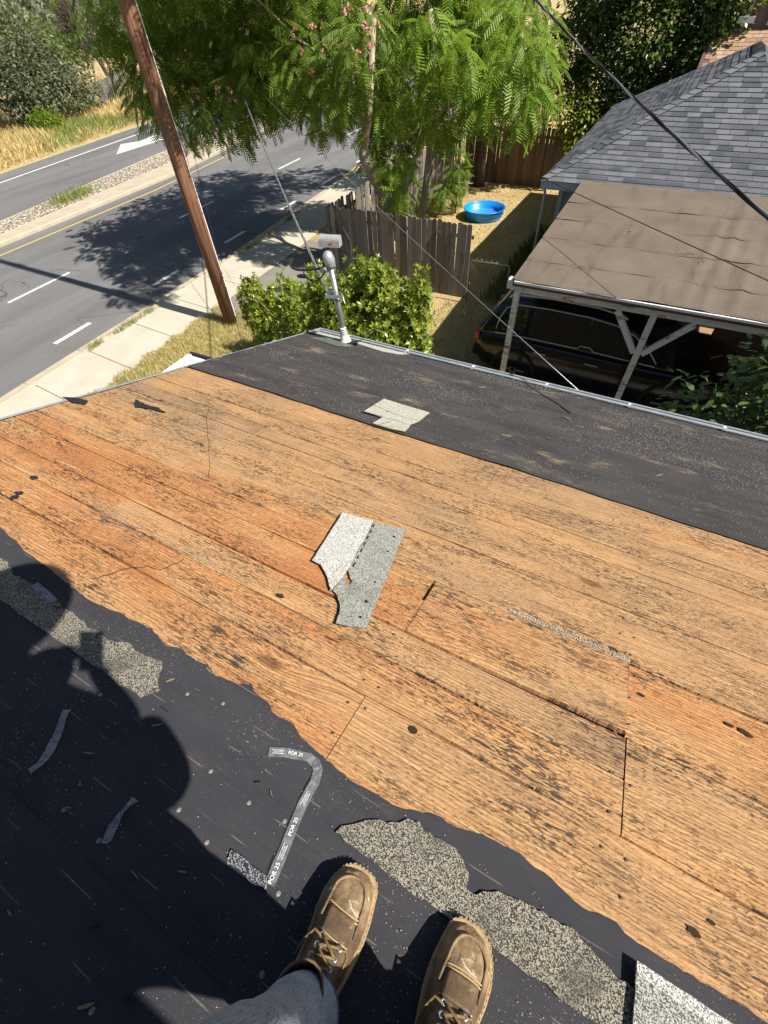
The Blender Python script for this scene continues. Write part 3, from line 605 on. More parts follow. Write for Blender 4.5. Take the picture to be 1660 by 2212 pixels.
# drip edge and gutter
b = MB(); b.box((U0-.004, VR, -.05), (U0+.001, VE, .0065)); b.box((U0+.0005, VR, .0062), (U0+.022, VE-.02, .0085)); b.build('drip_edge', 'drip_edge', house)
gut = MB(); GP = [(.0, -.010), (.0, -.115), (.075, -.13), (.108, -.07), (.112, .002), (.100, .002), (.096, -.07), (.068, -.118), (.008, -.104), (.008, -.010)]
V = [(u, VE+.02+a, c) for u in (U0-.01, U1) for a, c in GP]; k = len(GP)
gut.add(V, [(i, (i+1) % k, (i+1) % k+k, i+k) for i in range(k)]+[tuple(range(k-1, -1, -1))])
g = gut.build('gutter', 'gutter_metal', house)
b = MB(); b.box((U0+.02, VE-.035, .0205), (U1, VE+.018, .0225)); b.build('eave_flashing', 'drip_edge', house)
b = MB(); b.box((U0-.012, VE+.122, -.010), (U1, VE+.138, .008)); b.build('gutter_lip', 'gutter_lip', g)
b = MB(); b.box((U0-.016, VE+.018, -.125), (U0-.011, VE+.135, .005)); b.build('end_cap', 'gutter_lip', g)
for u in (-2.6, -1.87, -1.14, -.41, .32, 1.06, 1.8, 2.5):
    b = MB(); b.box((u-.011, VE+.026, -.009), (u+.011, VE+.122, .003)); b.build('hanger', 'white_paint', g)
# nail heads over each rafter
nm = bpy.data.meshes.new('nail_head'); b = MB(); b.lathe([(.0001, .0012), (.003, .001), (.0042, 0)], 10); nm.from_pydata(b.v, [], b.f); nm.materials.append(M['rust_nail'])
for i in range(1, 8):
    for u in (-2.9, -2.49, -1.76, -1.03, -.325, -.28, .41, .455, 1.16, 1.9):
        for f_ in (.14, .5, .86):
            if rng.uniform() < .85: obj('nail_head', nm, house, T(u+rng.normal()*.008, rows[i]+(rows[i+1]-rows[i])*f_+rng.normal()*.008, .0022))
# knot holes, cracks
for i, (u, v) in enumerate(POLY['holes']):
    r_ = [.014, .013, .008, .012, .006, .012, .011, .006][i]; b = MB(); n_ = 22; f1, f2 = rng.uniform(0, 6, 2)
    P = [(u+r_*(1.0 if i == 0 else 1.5)*math.cos(a*2*math.pi/n_)*(1+(i > 0)*(.25*math.sin(a*.57+f1)+.15*math.sin(a*1.43+f2))), v+r_*.8*math.sin(a*2*math.pi/n_)*(1+(i > 0)*(.25*math.sin(a*.57+f2)+.15*math.sin(a*1.71+f1)))) for a in range(n_)]
    b.slab(P, -.015, .0018); b.build('knot_hole', 'crack_dark', house)
for key, r_ in (('crack_a', .0012), ('crack_b', .0014)):
    pts = []
    for a, c in zip(POLY[key][:-1], POLY[key][1:]):
        for t in (0, .33, .66): pts.append((a[0]+(c[0]-a[0])*t+rng.normal()*.004, a[1]+(c[1]-a[1])*t+rng.normal()*.004, .0))
    b = MB(); b.tube(pts, r_, 6); b.build('crack', 'crack_dark', house)
# lower porch roof past the rake, pale worn tiles
porch = thing('porch_roof', 'pale grey tiled corner of a lower porch roof jutting past the stripped roof edge', 'porch roof', BLK @ T(-3.2, 2.2, 2.86))
b = MB(); b.box((-1.50, -2.4, -.12), (.5, 1.06, -.004)); b.build('roof_slab', 'white_paint', porch)
for i in range(9):
    for j in range(16):
        x0 = -1.50+i*.22; y0 = -2.4+j*.216
        b = MB(); b.box((x0+.003, y0+.003, -.004), (x0+.216, y0+.212, .006+rng.uniform(0, .004))); b.build('roof_tile', 'porch_tile', porch)
b = MB(); b.box((-1.53, 1.062, -.11), (.5, 1.10, .035)); b.build('edge_trim', 'felt_scrap', porch)
b = MB(); b.box((-1.545, -2.4, -.13), (-1.503, 1.09, .02)); b.build('edge_board', 'white_paint', porch)
for y in (-2.2, .9): b = MB(); b.box((-1.42, y-.05, -2.72), (-1.32, y+.05, -.121)); b.build('post', 'white_paint', porch)

# ================================================================== NEIGHBOUR HOUSE
EZ = 2.8; P0, P1, Q0, Q1 = -2.68, 4.06, 12.3, 21.5; RUN = (P1-P0)/2; RISE = 1.68; SL = math.hypot(RUN, RISE); pa = math.atan2(RISE, RUN)
nb = thing('neighbour_house', 'blue grey house with dark slate shingle hip roof behind the carport', 'house', BLK)
b = MB(); b.box((P0+.42, Q0+.40, 0), (P1-.42, Q1-.4, EZ-.04)); b.build('wall', 'blue_siding', nb)
for k in range(17):
    z0 = .25+k*.15
    b = MB(); b.add([(P0+.40, Q0+.372, z0), (P0+.40, Q0+.388, z0+.148), (P1-.4, Q0+.388, z0+.148), (P1-.4, Q0+.372, z0), (P0+.40, Q0+.398, z0), (P1-.4, Q0+.398, z0)], [(0,3,2,1), (0,4,5,3)]); b.build('siding_board', 'blue_siding', nb)
    b = MB(); b.add([(P0+.392, Q0+.40, z0), (P0+.408, Q0+.40, z0+.148), (P0+.408, Q1-.4, z0+.148), (P0+.392, Q1-.4, z0), (P0+.418, Q0+.40, z0), (P0+.418, Q1-.4, z0)], [(0,1,2,3), (0,3,5,4)]); b.build('siding_board', 'blue_siding', nb)
b = MB(); b.box((P0+.375, Q0+.355, .1), (P0+.48, Q0+.371, EZ-.05)); b.box((P0+.372, Q0+.355, .1), (P0+.391, Q0+.46, EZ-.05)); b.build('corner_board', 'blue_trim', nb)
b = MB(); b.box((P0, Q0, EZ-.19), (P1, Q0+.03, EZ-.035)); b.box((P0, Q0+.031, EZ-.19), (P0+.03, Q1, EZ-.035)); b.build('fascia', 'blue_trim', nb)
b = MB(); b.box((P0+.03, Q0+.03, EZ-.10), (P1, Q1, EZ-.05)); b.build('soffit', 'blue_trim', nb)
ax, ay0, ay1, az_ = (P0+P1)/2, Q0+RUN, Q1-RUN, EZ+RISE
b = MB(); b.add([(P0-.02, Q0-.02, EZ-.034), (P1+.02, Q0-.02, EZ-.034), (P1+.02, Q1+.02, EZ-.034), (P0-.02, Q1+.02, EZ-.034), (ax, ay0, az_-.03), (ax, ay1, az_-.03)], [(0,1,4), (1,2,5,4), (2,3,5), (3,0,4,5)]); b.build('roof_deck', 'shingle_slate', nb)
b = MB(); b.tube([(P0+.06, Q0+.12, EZ-.15), (P0+.1, Q0+.16, EZ-.3), (P0+.12, Q0+.2, .1)], .032, 8); b.build('downspout', 'blue_trim', nb, None, True)
def tabs(length, ex, tw):
    """shingle tabs on a hip slope: (x0,x1,d) with x along the eave and d up the slope"""
    out = []; nC = int(SL/ex)
    for c in range(nC):
        d = c*ex; inset = RUN*(d+ex*.5)/SL; off = (c % 2)*tw*.5+rng.uniform(-.04, .04); x = -tw+off
        while x < length:
            w_ = tw*rng.uniform(.82, 1.15); a = max(x, inset-.02); e = min(x+w_, length-inset+.02)
            if e-a > .05: out.append((a, e, d))
            x += w_
    return out
def tab_mesh(b, a, e, d, ex, fr, th=.019):
    g_ = .0055; jt = rng.uniform(-.004, .004); o0, xd, ud, nd = fr
    def pt(x, y, z): return o0+xd*x+ud*y+nd*z
    vs = [pt(a+g_, d-.012+jt, .002), pt(e-g_, d-.012+jt, .002), pt(e-g_, d+ex, .001), pt(a+g_, d+ex, .001), pt(a+g_, d-.012+jt, th), pt(e-g_, d-.012+jt, th), pt(e-g_, d+ex, .004), pt(a+g_, d+ex, .004)]
    b.add(vs, [(4,5,6,7), (0,1,5,4), (1,2,6,5), (3,0,4,7)])
frF = (Vector((P0, Q0, EZ-.034)), Vector((1,0,0)), Vector((0, math.cos(pa), math.sin(pa))), Vector((0, -math.sin(pa), math.cos(pa))))
frL = (Vector((P0, Q1, EZ-.034)), Vector((0,-1,0)), Vector((math.cos(pa), 0, math.sin(pa))), Vector((-math.sin(pa), 0, math.cos(pa))))
tl = tabs(P1-P0, .142, .30); tl.sort(key=lambda t: t[0]); rest = MB()
for i, (a, e, d) in enumerate(tl):
    if i < 290: b = MB(); tab_mesh(b, a, e, d, .142, frF); b.build('shingle', 'shingle_slate', nb)
    else: tab_mesh(rest, a, e, d, .142, frF)
for a, e, d in tabs(Q1-Q0, .142, .30): tab_mesh(rest, a, e, d, .142, frL)
stuff(rest.build('shingle_field', 'shingle_slate_mass', nb))
hd = Vector((RUN, RUN, RISE)).normalized(); hl = math.sqrt(2*RUN*RUN+RISE*RISE); nc = int(hl/.20)
for k in range(nc):
    p = Vector((P0, Q0, EZ-.02))+hd*(k*.20); q = p+hd*.235; lift_ = Vector((0, 0, .045)); lo_ = Vector((0, 0, .022))
    sF = Vector((1, 0, 0))*.15; sL = Vector((0, 1, 0))*.15
    b = MB(); up = Vector((0,0,.0))
    vs = [p+lift_*1.3, p+sF+lo_*1.6, q+sF+lo_, q+lift_*.7, p+sL+lo_*1.6, q+sL+lo_, p+Vector((0,0,.0)), p+sF-lo_, p+sL-lo_]
    b.add(vs, [(0,1,2,3), (0,3,5,4), (6,7,1,0), (6,0,4,8)]); b.build('hip_cap', 'shingle_slate', nb)
for k in range(int((ay1-ay0)/.2)+1):
    y = ay0+k*.2; b = MB(); b.add([(ax, y, az_+.02), (ax, y+.23, az_+.01), (ax-.15, y+.23, az_-.07), (ax-.15, y, az_-.055), (ax+.15, y+.23, az_-.07), (ax+.15, y, az_-.055)], [(0,1,2,3), (1,0,5,4)]); b.build('ridge_cap', 'shingle_slate', nb)

# ================================================================== CARPORT
cp = thing('carport', 'open carport with brown rolled roofing and peeling white posts beside the blue grey house', 'carport', BLK @ T(0, 7.7, 0))
CW0, CW1 = -1.80, 9.5  # right end stretched out of view so the roof keeps sun out
def cz(y): return 2.60+.045*y
crs = [-.16, .62, 1.55, 2.45, 3.35, 4.57]
wr = [(-.55, 1.6, 2.5), (-.25, 1.55, 2.5), (.7, .0, 3.3), (1.05, .8, 4.4), (.95, -.16, .75), (1.35, -.1, 1.7), (1.7, 1.5, 3.4), (2.4, 0, 4)]
for c, (y0, y1) in enumerate(zip(crs[:-1], crs[1:])):
    nu, nv = 160, 10; V = []; F = []
    for j in range(nv+1):
        for i in range(nu+1):
            x = CW0+(CW1-CW0)*i/nu; t = j/nv; y = y0+(y1+.06-y0)*t
            if j == 0: y += .018*math.sin(x*2.1+c*2)+.012*math.sin(x*5.3+c)
            z = cz(y)+.010*(1-t)+.004
            for wx, wa, wb in wr:
                xx = wx+.10*(y-wa)
                if wa-.1 < y < wb+.1: z += .028*math.exp(-((x-xx)/.06)**2)*min(1, max(0, (y-wa+.1)/.3))*min(1, max(0, (wb+.1-y)/.3))
            z += .012*mnoise.noise(Vector((x*1.1, y*1.4, c)))
            if j == 0: z += .004*math.sin(x*9+c)
            V.append((x, y, z))
    for j in range(nv):
        for i in range(nu): a = j*(nu+1)+i; F.append((a, a+1, a+nu+2, a+nu+1))
    o_ = len(V); V += [(x_, y_-.004, z_-.016) for x_, y_, z_ in V[:nu+1]]
    for i in range(nu): F.append((o_+i, o_+i+1, i+1, i))
    b = MB(); b.v = V; b.f = F; rs = b.build('roofing_sheet', 'rolled_roofing', cp, None, True)
    b = MB(); b.tube([(x_, y_-.003, z_-.004) for x_, y_, z_ in V[:nu+1]], .005, 5); b.build('lap_edge', 'lap_dust', rs, None, True)
b = MB(); b.add([(CW0+.01, -.15, cz(-.15)-.10), (CW1, -.15, cz(-.15)-.10), (CW1, 4.55, cz(4.55)-.1), (CW0+.01, 4.55, cz(4.55)-.1), (CW0+.01, -.15, cz(-.15)-.02), (CW1, -.15, cz(-.15)-.02), (CW1, 4.55, cz(4.55)-.02), (CW0+.01, 4.55, cz(4.55)-.02)], [(0,3,2,1),(4,5,6,7),(0,1,5,4),(1,2,6,5),(2,3,7,6),(3,0,4,7)]); b.build('roof_deck', 'brown_siding', cp)
b = MB(); b.box((CW0-.3, -.6, .02), (CW1, 4.4, .066)); b.build('floor_slab', 'driveway_asphalt', cp)  # dark slab added over the soil to deepen the shade here
b = MB(); b.box((CW0+.04, -.05, 2.36), (CW1, .05, 2.565)); b.build('beam', 'peeling_paint', cp, None, False, .006)
b = MB(); b.box((CW0+.035, -.185, 2.545), (CW1, -.155, 2.585)); b.box((CW0+.035, -.155, 2.54), (CW1, -.052, 2.556)); b.build('edge_trim', 'white_paint', cp, None, False, .004)
b = MB(); b.box((CW0-.10, -.08, 2.40), (CW0+.038, .06, 2.56)); b.build('beam_end', 'white_paint', cp, None, False, .02)
b = MB(); b.box((CW0+.03, .06, 2.40), (CW0+.09, 4.5, 2.52)); b.build('side_beam', 'peeling_paint', cp)
b = MB(); b.box((2.0, 4.46, .05), (CW1, 4.53, 2.62)); b.build('blocking_wall', 'brown_siding', cp)  # added dark wall, covers the sunlit strip behind the carport
for px_ in (-1.72, .42, 2.6, 4.8, 7, 9.2):
    b = MB(); b.bar((px_, 0, .05), (px_, 0, 2.359), .095, .095); p_ = b.build('post', 'peeling_paint', cp, None, False, .006)
    b = MB(); b.box((px_-.05, -.0505, 1.98), (px_+.05, -.047, 2.0)); b.build('band', 'cable_alu', p_)
for a, c in (((.36, 0, 1.72), (-.10, 0, 2.33)), ((.48, 0, 1.72), (1.0, 0, 2.33)), ((2.54, 0, 1.72), (2.05, 0, 2.33))):
    b = MB(); b.bar(a, c, .075, .085); b.build('brace', 'peeling_paint', cp, None, False, .005)
# litter on the carport roof
for i, (x, y, a) in enumerate(((.62, 1.6, 20), (-.9, .55, -10), (.85, 1.4, 70), (-.42, 2.2, 60))):
    b = MB(); L = .16
    b.tube([(-L, 0, .03), (-L*.3, .03, .035), (L*.4, -.02, .04), (L, .04, .03)], [.004, .006, .005, .002], 5); b.tube([(L*.1, .0, .035), (L*.5, .09, .04)], [.004, .002], 5); b.tube([(-L*.2, .02, .035), (-L*.4, -.06, .04)], [.004, .002], 5)
    o = b.build('dry_twig', 'splinter', None, BLK @ T(x, 7.7+y, cz(y)) @ RZ(a))
    tag(o, ['largest dry forked twig lying near the middle of the brown carport roof', 'dry twig on the carport roof course nearest its white front beam', 'pale dry twig beside the largest twig, nearer the right side of the carport roof', 'small dry twig on the carport roof above the double wrinkle'][i], 'twig', 'twigs on the carport roof')

# ================================================================== BROWN HOUSE BEHIND
bh = thing('brown_house', 'brown house with pale battens and pinkish brown shingles in the top right corner', 'house', BLK @ T(0, 21.5, 0))
b = MB(); b.box((-.6, 1.6, 0), (8, 8, 8.5)); b.build('wall', 'brown_siding', bh)
for k in range(14):
    x = -.42+k*.62; b = MB(); b.box((x, 1.53, 4.42), (x+.09, 1.598, 8.5)); b.build('batten', 'batten_paint', bh)
b = MB(); b.box((.02, 1.36, 4.48), (.46, 1.53, 4.62)); b.build('vent_hood', 'white_paint', bh)
b = MB(); b.box((1.35, 1.36, 4.48), (1.8, 1.53, 4.62)); b.build('vent_hood', 'white_paint', bh)
b = MB(); b.add([(-.6, .12, 3.30), (8, .12, 3.30), (8, 1.59, 4.34), (-.6, 1.59, 4.34), (-.6, .12, 3.2), (8, .12, 3.2)], [(0,1,2,3), (4,5,1,0)]); b.build('roof_deck', 'brown_siding', bh)
b = MB(); sl2 = math.hypot(1.47, 1.04); a2 = math.atan2(1.04, 1.47); fr = (Vector((-3.6, .12, 3.30)), Vector((1,0,0)), Vector((0, math.cos(a2), math.sin(a2))), Vector((0, -math.sin(a2), math.cos(a2))))
for c in range(13):
    x = -(c % 2)*.155
    while x < 8:
        if 3.0 < x < 6.6: tab_mesh(b, x, x+.31, c*.138, .138, fr, .014)
        x += .31
stuff(b.build('shingle_field', 'shingle_brown', bh))
b = MB(); b.box((-.5, 1.2, 0), (8, 1.58, 3.2)); b.build('lower_wall', 'brown_siding', bh)

# ================================================================== FENCES
def picket_mesh(w_, h, t=.018, wob=0.0):
    b = MB(); c = .028
    P = [(0, 0), (w_, 0), (w_, h-c), (w_-c, h), (c, h), (0, h-c)]
    V = [(x, 0, z) for x, z in P]+[(x, t, z) for x, z in P]; k = 6
    b.add(V, [tuple(range(k)), tuple(range(2*k-1, k-1, -1))]+[(i, i+k, (i+1) % k+k, (i+1) % k) for i in range(k)]); return b
def fence(name, label, Mx, L, h, mat, group=None, pw=.138, gap=.004, rails=True):
    f_ = thing(name, label, 'fence', Mx, group); me_l = []
    for k in range(4):
        me = bpy.data.meshes.new('picket'); b = picket_mesh(pw-gap, h); me.from_pydata(b.v, [], b.f); me.materials.append(M[mat]); me_l.append(me)
    n_ = int(L/pw)
    for i in range(n_):
        obj('picket', me_l[i % 4], f_, T(i*pw, rng.uniform(-.006, .006), rng.uniform(-.03, .02)) @ Matrix.Rotation(R(rng.normal()*.5), 4, 'Y') @ Matrix.Rotation(R(rng.normal()*.8), 4, 'X'))
    for z in (.35, h-.35):
        b = MB(); b.box((0, .026, z), (L, .064, z+.085)); b.build('rail', mat, f_)
    for i in range(int(L/2.3)+1):
        b = MB(); b.box((min(i*2.3, L-.1), .066, 0), (min(i*2.3, L-.1)+.09, .156, h-.08)); b.build('fence_post', mat, f_)
    return f_
fence('picket_fence', 'weathered grey picket fence behind the bright green shrub and the white mailbox', BLK @ T(-8.33, 11.87, .05), 4.33, 1.83, 'fence_wood')
fence('picket_fence', 'grey picket fence running back along the pavement behind the silk tree trunks', BLK @ T(-8.36, 11.95, .05) @ RZ(90), 10.2, 1.83, 'fence_wood')
fence('picket_fence', 'shaded brown picket fence across the back of the yard behind the paddling pool', BLK @ T(-8.3, 22.35, .05), 9.6, 1.9, 'fence_wood_brown')
# low wire gate between fence and carport
gt = thing('wire_gate', 'low metal wire gate beside the end of the grey picket fence', 'gate', BLK @ T(-3.93, 11.6, .05))
b = MB(); b.tube([(0, 0, .05), (0, 0, 1.08), (.04, 0, 1.12), (1.0, 0, 1.12), (1.04, 0, 1.08), (1.04, 0, .05)], .018, 8); b.build('gate_frame', 'chainlink', gt, None, True)
b = MB()
for i in range(24): b.tube([(-.0+i*.09, 0, .06), (max(0, min(1.04, i*.09-1.05)), 0, 1.1)] if i*.09 < 1.04 else [(1.04, 0, .06+(i*.09-1.04)), (max(0, i*.09-1.05), 0, 1.1)], .0022, 4); 
stuff(b.build('wire_mesh', 'chainlink', gt))
for i in range(7):
    b = MB(); x = .12+i*.13; b.tube([(x, 0, 1.12), (x+.03, .0, 1.17+rng.uniform(0, .03)), (x+.07, .01, 1.15)], .004, 5); b.build('wire_end', 'chainlink', gt)

# ================================================================== PADDLING POOL
pool = thing('paddling_pool', 'round blue plastic paddling pool with a little water on the dry yard', 'paddling pool', BLK @ T(-5.82, 18.15, .058))
rad = .72; prof = [(0, .0), (rad-.10, .0), (rad-.07, .02), (rad-.05, .12), (rad-.045, .14), (rad-.02, .15), (rad-.01, .30), (rad+.01, .335), (rad+.035, .335), (rad+.04, .315), (rad+.02, .31), (rad-.03, .32), (rad-.04, .17), (rad-.075, .15), (rad-.09, .035), (0, .02)]
b = MB(); b.lathe(prof, 48); b.build('tub', 'pool_blue', pool, None, True)
b = MB(); b.lathe([(0, .10), (rad-.075, .10)], 48); b.build('water', 'pool_water', pool, None, True)

# ================================================================== PARKED CAR
car = thing('parked_car', 'black sport utility car with silver roof rail parked under the carport', 'car', BLK @ T(-2.62, 8.42, .06))
W2 = .98
def lerp_tab(tab, x):
    for (a, fa), (c, fc) in zip(tab[:-1], tab[1:]):
        if x <= c: t = (x-a)/(c-a); t = max(0, t); return fa+(fc-fa)*t
    return tab[-1][1]
ZB = [(0, .98), (.3, 1.03), (1, 1.04), (3.4, 1.0), (3.9, 1.0), (4.5, .93), (4.82, .80), (4.9, .70)]
INS = [(0, .20), (.06, .09), (.25, .03), (.8, 0), (4.0, 0), (4.5, .06), (4.8, .2), (4.9, .32)]
BOT = [(0, .48), (.15, .34), (.5, .27), (4.5, .26), (4.9, .36)]
def loft(stations, ring, mat, name):
    V = []; F = []; n_ = None
    for x in stations:
        r_ = ring(x); n_ = len(r_); V += [(x, y, z) for y, z in r_]
    for i in range(len(stations)-1):
        for k in range(n_): a = i*n_+k; c = i*n_+(k+1) % n_; F.append((a, a+n_, c+n_, c))
    F += [tuple(range(n_)), tuple((len(stations)-1)*n_+k for k in range(n_-1, -1, -1))]
    b = MB(); b.v = V; b.f = F; o = b.build(name, mat, car, None, True); return o
def body_ring(x):
    i, zb, bt = lerp_tab(INS, x), lerp_tab(ZB, x), lerp_tab(BOT, x)
    half = [(i+.10, bt), (i+.03, bt+.06), (i+.012, bt+.25), (i, .70), (i+.012, .78), (i+.03, zb-.06), (i+.075, zb-.012), (i+.14, zb)]
    return half+[(2*W2-y, z) for y, z in reversed(half)]
st = [0, .03, .08, .18, .3, .5, .8, 1.2, 1.8, 2.4, 3, 3.4, 3.7, 4.0, 4.3, 4.55, 4.75, 4.85, 4.9]
bd = loft(st, body_ring, 'car_paint', 'body')
RT = [(.10, 1.04), (.30, 1.45), (.48, 1.66), (.7, 1.735), (1.4, 1.76), (2.2, 1.745), (2.7, 1.68), (3.0, 1.57), (3.4, 1.30), (3.78, 1.02)]
def cab_ring(x):
    zt = max(lerp_tab(RT, x), 1.03); f_ = (zt-1.0)/.75; i = .09
    half = [(i, .98), (i+.02*f_, 1.02+.05*f_), (i+.13*f_, zt-.10*f_), (i+.19*f_, zt-.035*f_), (i+.30*f_, zt)]
    return half+[(2*W2-y, z) for y, z in reversed(half)]
loft([.10, .2, .3, .4, .48, .6, .7, 1, 1.4, 1.8, 2.2, 2.5, 2.7, 2.85, 3.0, 3.2, 3.4, 3.6, 3.78], cab_ring, 'car_paint', 'cabin')
def side_pt(x, f, out=.006, far=False):
    r_ = cab_ring(x); a, c = Vector((0, *r_[1])), Vector((0, *r_[2])); p = a.lerp(c, f); y = p.y-out
    return (x, (2*W2-y) if far else y, p.z+.002)
def win(x0, x1, name, top0=.96, top1=.96, far=False):
    n_ = 8; V = []; F = []
    for i in range(n_+1):
        t = i/n_; x = x0+(x1-x0)*t; V += [side_pt(x, .03, .006, far), side_pt(x, top0+(top1-top0)*t, .006, far)]
    for i in range(n_): F.append((2*i, 2*i+2, 2*i+3, 2*i+1))
    b = MB(); b.v = V; b.f = F; b.build(name, 'car_glass', car)
for far in (False, True):
    win(.50, 1.16, 'window', .75, .96, far); win(1.20, 2.14, 'window', .96, .96, far); win(2.20, 3.10, 'window', .96, .90, far)
    top = [side_pt(x, f, .012, far) for x, f in ((.42, .15), (.46, .6), (.56, .92), (.8, .99), (1.4, .99), (2.1, .99), (2.6, .98), (2.95, .93), (3.25, .80), (3.45, .3))]
    bot = [side_pt(x, 0, .012, far) for x in (.42, .8, 1.4, 2.06)]+[side_pt(2.10, .10, .012, far), side_pt(2.28, .10, .012, far), side_pt(2.36, 0, .012, far), side_pt(3.0, -.02, .012, far), side_pt(3.45, -.02, .012, far)]
    b = MB(); b.tube(top, .011, 6); b.tube(bot, .010, 6); b.build('window_trim', 'chrome', car, None, True)
    yy = .30 if not far else 2*W2-.30
    b = MB(); b.tube([(.55, yy, 1.70), (.62, yy, 1.775), (1.4, yy, 1.815), (2.2, yy, 1.80), (2.65, yy, 1.735), (2.72, yy, 1.68)], .02, 8); b.build('roof_rail', 'chrome', car, None, True)
    for xh in (1.28, 2.28):
        b = MB(); y0 = -.012 if not far else 2*W2+.012; b.tube([(xh, y0+.01, .86), (xh+.05, y0-.02 if not far else y0+.02, .875), (xh+.2, y0-.02 if not far else y0+.02, .87), (xh+.25, y0+.01, .855)], .012, 6); b.build('door_handle', 'chrome', car, None, True)
    for xw in (.93, 3.88):
        y0 = .02 if not far else 2*W2-.02; sg = 1 if not far else -1
        wm = Matrix.Translation((xw, y0, .37)) @ Matrix.Rotation(R(90*sg), 4, 'X')
        b = MB(); b.lathe([(.24, .0), (.30, .012), (.355, .0), (.37, -.03), (.37, -.2), (.34, -.23), (.2, -.23)], 32); wh = b.build('wheel', 'tyre', car, wm, True)
        b = MB(); b.lathe([(.0, -.02), (.05, -.015), (.06, -.05), (.2, -.06), (.235, -.01), (.25, .004), (.24, -.2)], 32); b.build('rim', 'cladding', wh, None, True)
        for k in range(6):
            b = MB(); a = k*math.pi/3; b.bar((.04*math.cos(a), .04*math.sin(a), -.012), (.235*math.cos(a), .235*math.sin(a), -.004), .05, .02); b.build('spoke', 'alloy', wh)
        arc = [(xw+.44*math.cos(a), (-.004 if not far else 2*W2+.004), .37+.44*math.sin(a)) for a in [math.pi*k/14 for k in range(15)]]
        b = MB(); b.tube(arc, .035, 8); b.build('wheel_arch', 'cladding', car, None, True)
    b = MB(); b.box((-.005, .07 if not far else 2*W2-.30, .80), (.10, .30 if not far else 2*W2-.07, 1.02)); b.build('tail_light', 'tail_red', car, None, False, .03)
    b = MB(); y0 = -.13 if not far else 2*W2+.0; b.box((3.0, y0, 1.02), (3.16, y0+.14, 1.17)); b.build('mirror', 'car_paint', car, None, False, .03)
for xg in (1.18, 2.17, 3.15):
    b = MB(); b.tube([(xg, .006, .32), (xg, -.003, .7), (xg, .02, .97)], .004, 4); b.build('door_seam', 'rubber', car)
b = MB(); b.box((-.04, .12, .44), (.10, 2*W2-.12, .66)); b.build('rear_bumper', 'cladding', car, None, False, .05)
b = MB(); b.add([(.16, .28, 1.10), (.16, 2*W2-.28, 1.10), (.42, 2*W2-.34, 1.58), (.42, .34, 1.58)], [(0,3,2,1)]); b.build('rear_window', 'car_glass', car)
b = MB(); b.add([(3.70, .24, 1.08), (3.70, 2*W2-.24, 1.08), (3.06, 2*W2-.32, 1.555), (3.06, .32, 1.555)], [(0,1,2,3)]); b.build('windscreen', 'car_glass', car)

# ================================================================== MAILBOX
mbx = thing('mailbox', 'pale grey mailbox with red flag on a post by the fence corner', 'mailbox', BLK @ T(-8.05, 11.35, .055) @ RZ(14))
b = MB(); b.box((-.05, -.05, 0), (.05, .05, .98)); b.build('post', 'fence_wood', mbx)
P = [(-.13, 1.0), (.13, 1.0), (.13, 1.16)]+[(.13*math.cos(a), 1.16+.13*math.sin(a)) for a in [math.pi*k/8 for k in range(1, 8)]]+[(-.13, 1.16)]
k = len(P); V = [(-.30, y, z) for y, z in P]+[(.30, y, z) for y, z in P]
b = MB(); b.add(V, [tuple(range(k-1, -1, -1)), tuple(range(k, 2*k))]+[(i, (i+1) % k, (i+1) % k+k, i+k) for i in range(k)]); b.build('box', 'mailbox_paint', mbx, Matrix.Translation((0, 0, 0)), False, .006)
b = MB(); b.box((-.325, -.137, .99), (-.301, .137, 1.17)); b.build('door', 'mailbox_paint', mbx)
b = MB(); b.box((-.02, -.141, 1.10), (.06, -.132, 1.112)); b.box((.05, -.142, 1.09), (.085, -.131, 1.125)); b.build('flag', 'flag_red', mbx)

# ================================================================== SERVICE MAST ON THE ROOF
mast = thing('service_mast', 'galvanised electrical service mast with rounded weatherhead at the far corner of the roof', 'service mast', ROOF @ T(-2.477, 3.70, .006))
upR = ROOF.to_3x3().inverted() @ Vector((0, 0, 1)); leanR = ROOF.to_3x3().inverted() @ (BLK.to_3x3() @ Vector((-.075, 0, 0)))
def mp(h): return Vector((0, 0, 0))+upR*h+leanR*(h/.85)
b = MB(); b.tube([mp(0), mp(.75)], .0275, 16); b.build('pipe', 'galvanised', mast, None, True)
b = MB(); b.tube([mp(.0), mp(.02), mp(.05), mp(.10), mp(.15), mp(.16)], [.066, .060, .044, .037, .035, .030], 16); b.build('boot', 'sealant', mast, None, True)
for k in range(5):
    b = MB(); b.tube([mp(.05+k*.022), mp(.062+k*.022)], 0.041-.0012*k, 16); b.build('boot_ring', 'cast_metal', mast, None, True)
hd_ = mp(.80); xl = Vector((-1, 0, 0))
b = MB(); b.tube([mp(.72), mp(.74), mp(.77), mp(.81)+xl*.008, mp(.84)+xl*.014, mp(.856)+xl*.018, mp(.862)+xl*.02], [.034, .042, .050, .053, .044, .025, .005], 18); wh = b.build('weatherhead', 'cast_metal', mast, None, True)
b = MB(); b.tube([mp(.712)+Vector((-.02, -.04, 0)), mp(.712)+Vector((-.09, -.02, -.01))], .022, 10); b.build('cable_bushing', 'cast_metal', wh, None, True)
b = MB(); b.tube([mp(.43), mp(.46)], .038, 14); cl = b.build('clamp', 'galvanised', mast, None, True)
b = MB(); p_ = mp(.45); b.bar(p_+Vector((-.10, -.045, 0)), p_+Vector((.10, -.045, .03)), .012, .03); b.tube([p_+Vector((.10, -.05, .03)), p_+Vector((.13, -.06, -.02))], .006, 6); b.build('clamp_bracket', 'galvanised', cl)
b = MB(); p_ = mp(.46)+Vector((-.085, .01, .01)); b.lathe([(.0, -.03), (.022, -.03), (.028, -.012), (.018, 0), (.028, .012), (.022, .03), (0, .03)], 14, Matrix.Translation(p_)); b.build('insulator', 'porcelain', cl, None, True)
b = MB()
